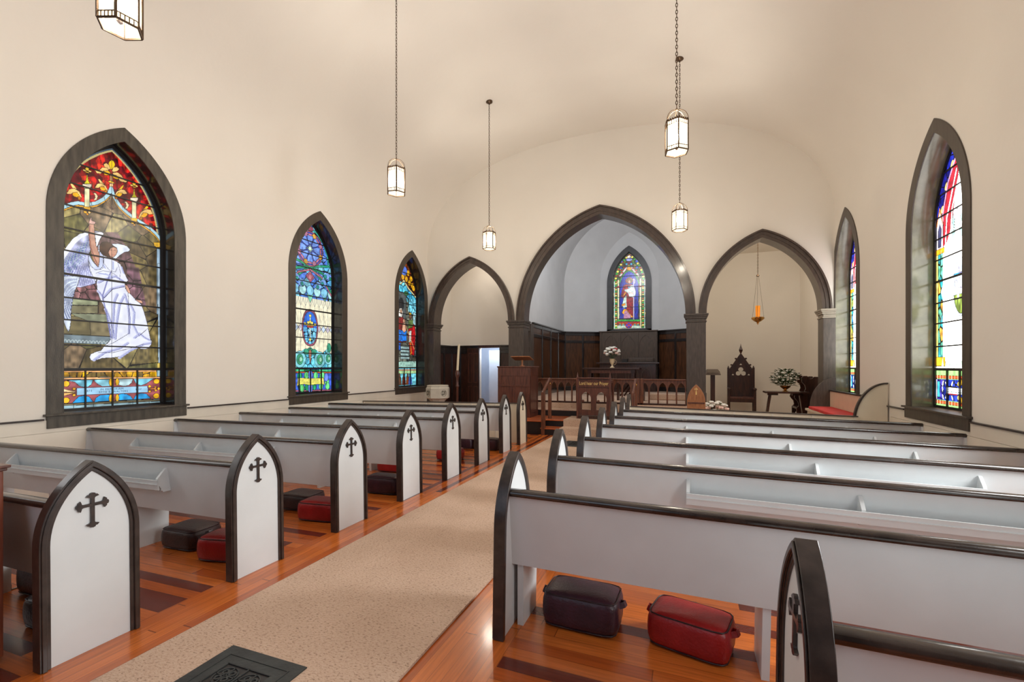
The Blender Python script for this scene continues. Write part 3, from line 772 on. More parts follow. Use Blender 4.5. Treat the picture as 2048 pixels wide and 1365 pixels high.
# ------------------------------------------------------------------ communion rail, handrails
def arcade(b, x0, x1, n, y, z0, z1, t=.03, bw=.034):
    """pierced gothic arcade from x0 to x1"""
    w = (x1-x0)/n; a = (w-bw)/2; zs = z1-.2
    R = max(a*1.001, (a*a+.15*.15)/(2*a))
    for i in range(n+1):
        x = x0+i*w; b.box(max(x0,x-bw/2), min(x1,x+bw/2), y-t/2, y+t/2, z0, zs)
    for i in range(n):
        cx = x0+(i+.5)*w; m = 12
        for k in range(m):
            u0, u1 = -w/2+w*k/m, -w/2+w*(k+1)/m
            e0 = arch_z(u0, a, zs, R) if abs(u0) < a else zs
            e1 = arch_z(u1, a, zs, R) if abs(u1) < a else zs
            b.hexa([(cx+u0,y-t/2,e0),(cx+u1,y-t/2,e1),(cx+u1,y+t/2,e1),(cx+u0,y+t/2,e0)], [(cx+u0,y-t/2,z1),(cx+u1,y-t/2,z1),(cx+u1,y+t/2,z1),(cx+u0,y+t/2,z1)])
def rail_piece(label, x0, x1, n, posts):
    r = thing('altar_rail', label, 'railing', ((x0+x1)/2, 11.07, .6)); cx = (x0+x1)/2
    b = MB(); arcade(b, x0-cx, x1-cx, n, 0, .04, .57); b.build('arcade', M['railwood'], r)
    MB().box(x0-cx, x1-cx, -.045, .045, .57, .605).build('handrail', M['railwood'], r, bev=.01)
    MB().box(x0-cx, x1-cx, -.04, .04, .0, .04).build('sill', M['dwood'], r, bev=.004)
    for p in posts: MB().box(p-cx-.035, p-cx+.035, -.04, .04, 0, .615).build('post', M['railwood'], r, bev=.004)
    return r
rail_piece('left part of the dark altar rail with pointed openings, by the pulpit', -3.88, -2.42, 8, (-3.84, -2.46))
rail_piece('middle part of the dark altar rail with pointed openings, behind the prayer desk', -2.42, -.98, 7, (-1.02,))
rail_piece('right part of the dark altar rail with pointed openings, beside the arch pier', -.98, .02, 5, (-.94,))
def step_rail(label, x):
    r = thing('stair_handrail', label, 'handrail', (x, 9.9, 0))
    MB().box(-.035, .035, -.30+.03-.07, -.30+.07-.0, 0, .93).build('newel_post', M['railwood'], r, bev=.005)
    MB().box(-.035, .035, .20, .27, .3, 1.225).build('newel_post', M['railwood'], r, bev=.005)
    MB().bar((0,-.33,.92),(0,.24,1.215), .05, .055).build('sloping_rail', M['railwood'], r, bev=.008)
    MB().box(-.012, .012, -.24, .0, .15, .9).box(-.01,.01,.0,.2,.3,1.0).build('infill_board', M['railwood'], r) if False else None
    MB().sphere((.02,.2,1.1), (.012,.012,.03), 8, 6).build('brass_knob', M['brass'], r)
    return r
step_rail('sloping stair handrail left of the carpeted steps', -2.9)
step_rail('sloping stair handrail right of the carpeted steps, behind the far pew ends', -.99)

# ------------------------------------------------------------------ prayer desk with lettering
def text_mesh(body, size, m, parent, name, mw, ext=.0008, align='CENTER', spacing=1):
    cu = bpy.data.curves.new(name, 'FONT'); cu.body = body; cu.size = size; cu.extrude = ext; cu.align_x = align; cu.align_y = 'CENTER'; cu.space_character = spacing
    o = bpy.data.objects.new(name, cu); C.objects.link(o)
    dg = bpy.context.evaluated_depsgraph_get(); me = bpy.data.meshes.new_from_object(o.evaluated_get(dg)); bpy.data.objects.remove(o)
    me.materials.clear(); me.materials.append(m); o = bpy.data.objects.new(name, me); C.objects.link(o); o.parent = parent; o.matrix_local = mw
    return o
from mathutils import Matrix, Vector
pd = thing('prayer_desk', 'dark carved prayer desk lettered Lord hear our Prayer, standing on the steps', 'lectern', (-1.915, 10.28, .317))
b = MB()
for s in (-1, 1):
    P = [(.0,0),(.06,.0)]
    b.box(s*.365-.022, s*.365+.022, -.05, .0, 0, .93); b.hexa([(s*.365-.022,-.05,.93),(s*.365+.022,-.05,.93),(s*.365+.022,0,.93),(s*.365-.022,0,.93)], [(s*.365-.004,-.03,1.05),(s*.365+.004,-.03,1.05),(s*.365+.004,-.02,1.05),(s*.365-.004,-.02,1.05)])
    b.box(s*.365-.02, s*.365+.02, 0, .38, 0, .06); b.box(s*.365-.02, s*.365+.02, .0, .36, .80, .86); b.box(s*.365-.02, s*.365+.02, .3, .36, .06, .8)
b.build('side_frame', M['mahog'], pd, bev=.004)
f = XZ(-.035)
b = MB(); b.prism([(-.345,.70),(.345,.70),(.345,.90),(-.345,.90)], f, 0, .03); b.prism([(-.345,.08),(.345,.08),(.345,.2),(-.345,.2)], f, 0, .03)
arc = MB(); zs, z1 = .45, .70
for i in range(2):
    cx = -.1725+.345*i; w = .345; a = .125; R = (a*a+.17*.17)/(2*a); m = 16
    for k in range(m):
        u0, u1 = -w/2+w*k/m, -w/2+w*(k+1)/m
        lo = lambda u: arch_z(u, a, zs, R) if abs(u) < a else .2
        if abs((u0+u1)/2) < a: e0, e1 = arch_z(u0, a, zs, R), arch_z(u1, a, zs, R)
        else: e0 = e1 = .2
        b.hexa([(cx+u0,-.035,e0),(cx+u1,-.035,e1),(cx+u1,-.005,e1),(cx+u0,-.005,e0)], [(cx+u0,-.035,z1),(cx+u1,-.035,z1),(cx+u1,-.005,z1),(cx+u0,-.005,z1)])
    O = arch(a+.02, zs, R+.02, 12, .2, cx=cx); I = arch(a-.012, zs, R-.012, 12, .2, cx=cx); b.ring(O, I, XZ(-.046), 0, .02)
    b.sphere((cx-.07,-.02,.4), (.03,.012,.03), 8, 6)
b.build('front_panel', M['mahog'], pd)
MB().box(-.345, .345, -.075, .0, .90, .93).box(-.345,.345,-.01,.34,.86,.89).build('desk_top', M['mahog'], pd, bev=.005)
MB().box(-.34, .34, -.055, .30, .0, .07).build('kneeler_base', M['dwood'], pd, bev=.004)
MB().box(-.345,.345,-.044,-.034,.70,.712).box(-.345,.345,-.044,-.034,.876,.888).build('moulding', M['dwood'], pd)
text_mesh('Lord hear our Prayer', .082, M['gold'], pd, 'lettering', Matrix.Translation((0,-.037,.795))@Matrix.Rotation(pi/2,4,'X')@Matrix.Diagonal((.92,1.35,1,1)), .0015, spacing=1.0)

# ------------------------------------------------------------------ pulpit with reading desk
pu = thing('pulpit', 'tall panelled dark wooden pulpit at the left of the chancel steps', 'pulpit', (-3.78, 10.44, .3))
w, d, h = .40, .29, 1.17
b = MB().box(-w, w, -d, d, .0, h); b.build('body', M['mahog'], pu)
b = MB()
for x in (-w, -w/3-.02, 0, w/3, w-.0):
    pass
for x0, x1 in ((-w-.012,-w+.06),(-.03,.03),(w-.06,w+.012)): b.box(x0, x1, -d-.012, -d+.0, 0, h)
for z0, z1 in ((0,.12),(.72,.76),(h-.2,h)): b.box(-w-.012, w+.012, -d-.014, -d, z0, z1)
for y0, y1 in ((-d-.012,-d+.05),(d-.05,d)): b.box(w, w+.012, y0, y1, 0, h); b.box(-w-.012, -w, y0, y1, 0, h)
for z0, z1 in ((0,.12),(h-.2,h)): b.box(w, w+.013, -d, d, z0, z1)
b.build('panel_frame', M['mahog'], pu, bev=.003)
MB().box(-w-.03, w+.03, -d-.03, d+.03, h, h+.03).build('cornice', M['mahog'], pu, bev=.008)
rd = thing('reading_desk', 'small slanted brown book rest standing on top of the pulpit', 'book stand', (-3.68, 10.44, 1.5))
MB().lathe([(.07,0),(.07,.012),(.03,.02),(.022,.05),(.022,.13),(.035,.15)], n=12).build('stem', M['oak'], rd, smooth=40)
MB().hexa([(-.24,-.16,.225),(.24,-.16,.225),(.24,.16,.14),(-.24,.16,.14)], [(-.24,-.155,.243),(.24,-.155,.243),(.24,.165,.158),(-.24,.165,.158)]).build('sloping_board', M['oak'], rd, bev=.003)

# ------------------------------------------------------------------ font and paschal candle
fo = thing('baptismal_font', 'pale stone octagonal baptismal font with carved round emblems', 'font', (-5.72, 9.95, crown(-5.7)))
oc = lambda r, z: (r/cos(pi/8), z)
MB().lathe([oc(.24,0),oc(.24,.06),oc(.14,.12),oc(.12,.62),oc(.2,.72),oc(.27,.76),oc(.27,1.0),oc(.245,1.035)], n=8, a0=pi/8+.3).build('pedestal_and_bowl', M['stone'], fo)
MB().lathe([oc(.245,1.035),oc(.25,1.045),oc(.25,1.065),oc(.235,1.075),oc(.02,1.08)], n=8, a0=pi/8+.3).build('lid', M['stone'], fo, bev=.004)
for k in (0, 2, 4, 6):
    a = .3-pi/4+k*pi/4; b = MB(); nx, ny = cos(a), sin(a); o = Vector((nx*.272, ny*.272, .885)); tx = Vector((-ny, nx, 0)); nz = Vector((0,0,1)); nn = Vector((nx,ny,0))
    f = lambda u, v, w: tuple(o+tx*u+nz*v+nn*w)
    A = [(.078*cos(t*pi/12), .078*sin(t*pi/12)) for t in range(24)]; B = [(.07*cos(t*pi/12), .07*sin(t*pi/12)) for t in range(24)]; b.ring(A, B, f, -.002, .004, True)
    for q in range(4):
        c = pi/4+q*pi/2; b.prism([(.038*cos(c)+.026*cos(t*pi/5), .038*sin(c)+.026*sin(t*pi/5)) for t in range(7 if q % 2 else 10)], f, -.002, .003)
    b.build('emblem', M['stoned'], fo)
ca = thing('paschal_candle', 'tall cream candle leaning slightly on a slim brown wooden stand', 'candle', (-5.36, 10.30, crown(-5.3)))
MB().lathe([(.16,0),(.16,.03),(.05,.07),(.03,.12),(.028,1.0),(.045,1.03),(.03,1.08),(.03,1.24),(.05,1.28),(.06,1.34),(.045,1.40),(.04,1.43)], n=12).build('stand', M['mahog'], ca, smooth=40)
MB().tube([(0,0,1.36),(.008,0,1.5),(.022,0,1.75),(.045,0,2.08)], [.03,.03,.029,.028], 12).build('candle_stick', M['candle'], ca, smooth=50)

# ------------------------------------------------------------------ lectern behind the right pier
le = thing('lectern', 'dark wooden lectern half hidden behind the right arch pier', 'lectern', (.62, 11.95, .15))
MB().box(-.12, .12, -.1, .1, 0, .05).box(-.05, .05, -.05, .05, .05, 1.16).build('post', M['dwood'], le, bev=.004)
MB().hexa([(-.17,-.2,1.14),(.17,-.2,1.14),(.17,.2,1.22),(-.17,.2,1.22)], [(-.12,-.16,1.2),(.12,-.16,1.2),(.12,.17,1.28),(-.12,.17,1.28)]).build('sloping_top', M['reredos'], le, bev=.004)

# ------------------------------------------------------------------ altar, reredos
al = thing('altar_table', 'dark wooden altar table holding the flower vase in the chancel', 'altar', (-2.13, 14.45, .6))
MB().box(-.86, .86, -.32, .32, .80, .85).build('table_top', M['dwood'], al, bev=.01)
b = MB(); b.box(-.72, .72, -.24, .24, .68, .80)
for s in (-1,1):
    for t in (-1,1): b.box(s*.66-.05, s*.66+.05, t*.2-.04, t*.2+.04, .0, .7)
b.box(-.7,.7,-.03,.03,.1,.16); b.build('trestle', M['dwood'], al, bev=.005)
MB().box(-.6, .6, -.255, -.24, .69, .78).build('carved_frieze', M['mahog'], al)
rr = thing('reredos', 'dark brown reredos with three pointed panels below the chancel window', 'altarpiece', (-1.935, 16.95, .6))
f = XZ(0)
b = MB().box(-1.02, 1.02, .06, .3, 0, 2.16); b.build('back_panel', M['reredos'], rr)
MB().box(-1.05, 1.05, -.0, .32, 2.15, 2.19).build('cornice', M['reredos'], rr, bev=.008)
b = MB()
for cx in (-.62, 0, .62):
    a = .22; O = arch(a+.03, 1.62, (a*a+.4*.4)/(2*a)+.03, 12, 1.25, cx=cx); I = arch(a, 1.62, (a*a+.4*.4)/(2*a), 12, 1.25, cx=cx); b.ring(O, I, XZ(.035), 0, .03)
for x in (-1.0, -.31, .31, .94): b.box(x, x+.05, .03, .07, 1.1, 2.15)
b.build('arched_panel', M['reredos'], rr)
MB().box(-1.1, 1.1, -.22, .07, .98, 1.04).build('shelf', M['dwood'], rr, bev=.008)
MB().box(-.2,.0,-.1,.06,1.04,1.16).build('tabernacle', M['black'], rr)
MB().box(.02,.9,-.05,.05,1.04,1.2).box(.05,.87,-.065,-.05,1.07,1.17).build('retable_step', M['reredos'], rr, bev=.006)
b = MB(); b.box(-.98, .98, -.14, .07, 0, .98)
b.build('lower_body', M['dwood'], rr)
b = MB()
for cx in (-.66, -.22, .22, .66):
    a = .16; O = arch(a+.02, .55, .32, 10, .12, cx=cx); I = arch(a, .55, .30, 10, .12, cx=cx); b.ring(O, I, XZ(-.16), 0, .03)
b.build('lower_arch', M['reredos'], rr)
kn = thing('kneeling_cushion', 'long beige kneeling cushion lying on the chancel floor behind the altar rail', 'cushion', (-.40, 12.9, .6))
MB().box(-.5, .45, -.16, .16, 0, .17).build('pad', M['carpet'], kn, bev=.03)
sb = thing('folding_stool', 'dark slatted folding stool behind the altar rail near the handrail', 'stool', (-1.38, 12.4, .6))
b = MB()
for i in range(5): b.bar((-.22+.1*i, -.1, .12), (-.02+.1*i, .1, .42), .02, .03)
b.build('slatted_side', M['dwood'], sb)
MB().box(-.3,.4,-.13,.13,.42,.46).build('seat', M['dwood'], sb); MB().box(-.3,-.25,-.12,.12,0,.42).box(.35,.4,-.12,.12,0,.42).build('leg', M['dwood'], sb)

# ------------------------------------------------------------------ flowers
def rose(b, c, r, k=9):
    from mathutils import Vector
    for ring_, (n, rr, tl) in enumerate(((5, 1.0, .5), (4, .7, .25), (3, .4, .1))):
        for i in range(n):
            a = 2*pi*i/n+ring_*.6+random.random()*.3; w = r*rr*.75
            o = Vector(c)+Vector((cos(a), sin(a), 0))*r*rr*.45
            b.sphere(o+Vector((0,0,(1-rr)*r*.5)), (w*.62, w*.62, w*.6), 7, 5)
def leafb(b, p, d, ln, w):
    from mathutils import Vector
    p = Vector(p); d = Vector(d).normalized(); s = d.cross(Vector((.1,.2,1))).normalized()*w; u = s.cross(d).normalized()*w*.35
    q = p+d*ln
    b.add([p, p+d*ln*.45+s+u, q, p+d*ln*.45-s+u, p+d*ln*.45-u*.2], [(0,1,4),(1,2,4),(2,3,4),(3,0,4)])
def bouquet(label, loc, vase, rad, hc, spec, nleaf, group=None, small=False, seed=1, squash=.85, big=1):
    rnd = random.Random(seed)
    t = thing('flower_arrangement', label, 'flowers', loc); z0 = 0
    MB().lathe(vase[0], n=14).build('vase', vase[1], t, smooth=50)
    if vase[2]: MB().tube(vase[2], .006, 6).build('handle', vase[1], t)
    fl = {}
    st = MB(); lf = MB(); tot = sum(n for _, n, _ in spec); i = 0
    for key, n, r in spec:
        for _ in range(n):
            ph = i*2.39996; zz = 1-(i+.5)/tot*1.35; i += 1; rr = sqrt(max(.02, 1-zz*zz))
            jit = .9+.15*rnd.random()
            c = (rad*rr*cos(ph)*jit, rad*rr*sin(ph)*jit, hc+rad*squash*zz*jit)
            f = MB(); rose(f, c, r); f.build({'petal_w':'white_bloom','petal_p':'pink_bloom','petal_r':'red_bloom'}[key], M[key], t, smooth=70)
            st.tube([(0,0,hc-rad*.9), (c[0]*.5,c[1]*.5,(c[2]+hc-rad)/2+.01), c], .0025, 4)
    for k in range(nleaf):
        a = rnd.random()*6.28; e = rnd.uniform(-.75, .95); rr = sqrt(1-e*e)*rnd.uniform(.3 if big > 1 else .55, 1.04)*rad
        leafb(lf, (rr*cos(a), rr*sin(a), hc+rad*squash*e*.95), (cos(a), sin(a), rnd.uniform(-.4,.8)), rnd.uniform(.04,.075)*big, rnd.uniform(.012,.022)*big)
    st.build('stems', M['leaf'], t); lf.build('foliage', M['leaf'], t)
    return t
vz = [(.07,0),(.075,.015),(.03,.05),(.025,.09),(.06,.14),(.085,.2),(.08,.25),(.095,.28),(.09,.28)]
bouquet('white and red rose bouquet in a cream handled vase on the altar table', (-2.09, 14.25, 1.45), (vz, M['vase'], [(.08,0,.24),(.13,0,.2),(.11,0,.12),(.04,0,.08)]), .215, .46, [('petal_w', 5, .07), ('petal_r', 2, .055), ('petal_w', 9, .072), ('petal_p', 4, .066), ('petal_w', 3, .07)], 110, seed=3)
ped = [(.12,0),(.12,.02),(.03,.05),(.025,.45),(.07,.52),(.09,.6),(.085,.62)]
bouquet('low pink and white flower arrangement behind the screen at the foot of the pier', (.53, 9.35, 0), (ped, M['brass'], None), .21, .68, [('petal_w', 10, .05), ('petal_p', 5, .055), ('petal_w', 8, .045)], 60, seed=5, squash=.75)
bowl = [(.06,0),(.06,.01),(.02,.03),(.05,.06),(.1,.1),(.11,.13),(.1,.13)]
tb_z = .93
bouquet('white flowers and dark leaves in a brass bowl on the small dark table', (2.12, 11.86, tb_z), (bowl, M['brass'], None), .27, .29, [('petal_w', 34, .030)], 380, seed=8, squash=.8, big=1.35)

# table in the alcove
tb = thing('side_table', 'dark side table with splayed trestle legs under the white flowers', 'table', (2.12, 11.9, .15))
MB().box(-.42, .44, -.2, .2, .74, .78).build('table_top', M['dwood'], tb, bev=.004)
for s in (-1, 1):
    b = MB(); b.bar((s*.40,0,.0),(s*.30,0,.70), .12, .045, up=(1,0,0)); b.box(s*.30-.16 if s > 0 else s*.30-.05, s*.30+.05 if s > 0 else s*.30+.16, -.03, .03, .69, .74)
    b.build('leg', M['dwood'], tb)
MB().box(-.34,.34,-.012,.012,.12,.16).build('stretcher', M['dwood'], tb)

# bishop chair
bc = thing('bishop_chair', 'tall dark gothic chair with pierced trefoil gable back in the alcove', 'chair', (1.38, 13.35, .15), rz=-.05)
b = MB()
for s in (-1, 1):
    b.box(s*.30-.028, s*.30+.028, .20, .26, 0, 1.32); b.box(s*.30-.012, s*.30+.012, .21, .25, 1.32, 1.36)
b.build('back_post', M['dwood'], bc, bev=.004)
# gable back with a pierced trefoil: built in columns
tre = [(0, 1.265), (-.062, 1.16), (.062, 1.16)]; TR = .058
b = MB(); nn = 56
def gable(x): return 1.22+(.272-abs(x))*1.55
def holes(x):
    iv = []
    for cx, cz in tre:
        if abs(x-cx) < TR: q = sqrt(TR*TR-(x-cx)**2); iv.append([cz-q, cz+q])
    if abs(x) < .03: iv.append([1.15, 1.25])
    for cx, cz in ((0, 1.39), (-.19, 1.115), (.19, 1.115)):
        if abs(x-cx) < .028: iv.append([cz-.005, cz+.035*(1-abs(x-cx)/.028)])
    iv.sort(); o = []
    for i in iv:
        if o and i[0] <= o[-1][1]: o[-1][1] = max(o[-1][1], i[1])
        else: o.append(i)
    return o
for k in range(nn):
    x0, x1 = -.272+.544*k/nn, -.272+.544*(k+1)/nn; xm = (x0+x1)/2; z = .5
    for a_, c_ in holes(xm)+[[None, None]]:
        if a_ is None: b.hexa([(x0,.215,z),(x1,.215,z),(x1,.24,z),(x0,.24,z)], [(x0,.215,gable(x0)),(x1,.215,gable(x1)),(x1,.24,gable(x1)),(x0,.24,gable(x0))])
        else: b.box(x0, x1, .215, .24, z, a_); z = c_
b.build('gable_back', M['dwood'], bc)
b = MB()
for s in (-1, 1):
    b.bar((s*.30,.225,1.19),(0,.225,1.665), .05, .045, up=(0,1,0))
    for t_ in (.35, .7): b.sphere((s*.30*(1-t_)+s*.03, .225, 1.19+.475*t_+.03), (.03,.02,.025), 8, 6)
b.lathe([(.012,1.62),(.03,1.66),(.02,1.69),(.055,1.75),(.065,1.79),(.03,1.86),(.012,1.9),(.003,1.95)], (0,.225,0), 4, a0=pi/4)
b.build('gable_moulding', M['dwood'], bc, bev=.003)
MB().box(-.3,.3,-.24,.22,.50,.55).build('seat', M['mahog'], bc, bev=.008)
for s in (-1, 1):
    MB().box(s*.30-.03, s*.30+.03, -.25, -.19, 0, .74).build('leg', M['dwood'], bc, bev=.004)
    MB().box(s*.30-.035, s*.30+.035, -.27, .22, .74, .785).sphere((s*.3,-.27,.76),(.045,.03,.04),8,6).build('armrest', M['dwood'], bc, bev=.006)
O = arch(.27, .2, .5, 10, cx=0)
MB().box(-.27,.27,-.235,-.21,.42,.50).build('apron', M['dwood'], bc)

# sideways choir chair near the bench end
sc_ = thing('choir_chair', 'dark carved armchair seen from the side beyond the bench', 'chair', (2.63, 12.45, .15))
f = lambda u, v, w: (u, w, v)
prof_ = [(x*.75, z*.88) for x, z in [(-.30,0),(-.22,0),(-.2,.3),(.18,.3),(.2,0),(.28,0),(.28,1.02),(.26,1.08),(.30,1.14),(.30,1.22),(.26,1.26),(.16,1.26),(.12,1.22),(.06,1.2),(.02,1.24),(-.02,1.28),(-.12,1.28),(-.16,1.24),(-.16,1.12),(-.12,1.08),(-.08,1.04),(-.06,.95),(-.10,.86),(-.18,.80),(-.34,.78),(-.36,.72),(-.32,.66),(-.26,.6),(-.24,.5),(-.3,.44),(-.3,.4)]]
for y0 in (-.27, .22): MB().prism(prof_, f, y0, y0+.045).build('side_panel', M['dwood'], sc_, bev=.004)
MB().box(-.22,.15,-.225,.22,.36,.41).build('seat', M['dwood'], sc_); MB().box(.15,.18,-.225,.22,.36,1.0).build('backrest', M['dwood'], sc_)

# sanctuary lamp
sl = thing('sanctuary_lamp', 'brass sanctuary lamp with amber glass on three chains in the right arch', 'lamp', (1.60, 12.1, 2.50))
MB().lathe([(.0,-.03),(.012,-.02),(.01,.0),(.03,.01),(.02,.03),(.07,.055),(.125,.1),(.14,.13),(.13,.15),(.1,.155),(.06,.15)], n=24).build('bowl', M['brass'], sl, smooth=50)
am, nt, b_ = newmat('amber_glass'); b_.inputs['Base Color'].default_value = rgb(240,160,40); b_.inputs['Transmission Weight'].default_value = .6; b_.inputs['Roughness'].default_value = .15; b_.inputs['Emission Color'].default_value = rgb(240,150,40); b_.inputs['Emission Strength'].default_value = .25
MB().lathe([(.04,.15),(.046,.18),(.05,.38),(.052,.42)], n=16, cap=False).build('amber_glass', am, sl, smooth=60)
b = MB()
for k in range(3):
    a = .3+k*2*pi/3; b.tube([(.14*cos(a),.14*sin(a),.13),(.02*cos(a),.02*sin(a),1.12)], .003, 5); b.sphere((.145*cos(a),.145*sin(a),.13), .012, 6, 4)
b.lathe([(.03,1.11),(.035,1.12),(.02,1.15),(.006,1.17)], n=10); chain(b, 0, 0, 1.17, 2.14, .05, .004, .01); b.lathe([(.0,2.1),(.04,2.13),(.045,2.16)], n=12)
b.build('chains', M['bronze'], sl)

# gothic hymn board behind the screen
hb_ = thing('hymn_board', 'small honey coloured pointed wooden board with cross emblem beside the pier', 'board', (.19, 8.95, crown(.2)))
MB().prism(arch(.155, .86, .42, 14, .0), XZ(0), 0, .03).build('board', M['oak'], hb_, bev=.004)
MB().box(-.14,.14,-.018,0,.55,.575).box(-.14,.14,-.018,0,.70,.725).box(-.14,.14,-.018,0,.84,.862).build('number_slat', M['mahog'], hb_)
MB().prism([(x, z+1.1) for x, z in cross_poly(.075,.06)], XZ(0), -.008, 0).prism([(-.01,1.0),(.01,1.0),(.008,1.05),(-.008,1.05)], XZ(0), -.006, 0).build('cross_emblem', M['gold'], hb_)
MB().box(-.16,.16,-.1,.13,0,.03).build('foot', M['oak'], hb_)

# chamber door and closet things
dr = thing('door_1', None, None, kind='structure'); dr.location = (DX0, LY-.06, 0); dr.rotation_euler = (0,0,0)
MB().box(-.40, -.0, .0, .035, 0, 2.04).build('door_leaf', M['dwood'], dr)
b = MB()
for x0, x1 in ((-.36,-.22),(-.18,-.04)):
    for z0, z1 in ((.15,.9),(1.0,1.9)): b.ring([(x0,z0),(x1,z0),(x1,z1),(x0,z1)], [(x0+.02,z0+.02),(x1-.02,z0+.02),(x1-.02,z1-.02),(x0+.02,z1-.02)], XZ(-.01), 0, .014, True)
b.build('door_moulding', M['mahog'], dr)
cd = thing('closet_door', 'pale blue-white door with small knobs seen through the dark doorway', 'door', (-5.55, 13.3, 0))
MB().box(-.25,.2,0,.04,0,2.0).build('leaf', M['plasticw'], cd); MB().sphere((.15,-.03,1.05),.022,8,6).sphere((.15,-.03,1.75),.018,8,6).build('knob', M['steel'], cd)
cu = thing('closet_cabinet', 'white low cabinet inside the closet beside the pale door', 'cabinet', (-5.1, 13.25, 0))
MB().box(-.2,.35,0,.4,0,1.28).build('body', M['plasticw'], cu, bev=.004); MB().box(-.17,.1,-.015,0,.1,1.22).build('door', M['plasticw'], cu, bev=.003); MB().box(-.22,.37,-.02,.42,1.28,1.31).build('top', M['white'], cu)
cc = thing('hanging_cloth', 'grey-brown cloth hanging above the low cabinet in the closet', 'cloth', (-4.95, 13.4, 1.5))
b = MB(); Pf = [(-.3+.6*i/24, .02*sin(i*1.3)) for i in range(25)]; b.ring([(x, y+.01) for x, y in Pf], [(x, y-.01) for x, y in Pf], XY(0), 0, .88); b.build('folds', M['pier'], cc, smooth=60)
MB().tube([(-.34,0,.89),(.34,0,.89)], .012, 8).build('rod', M['steel'], cc)
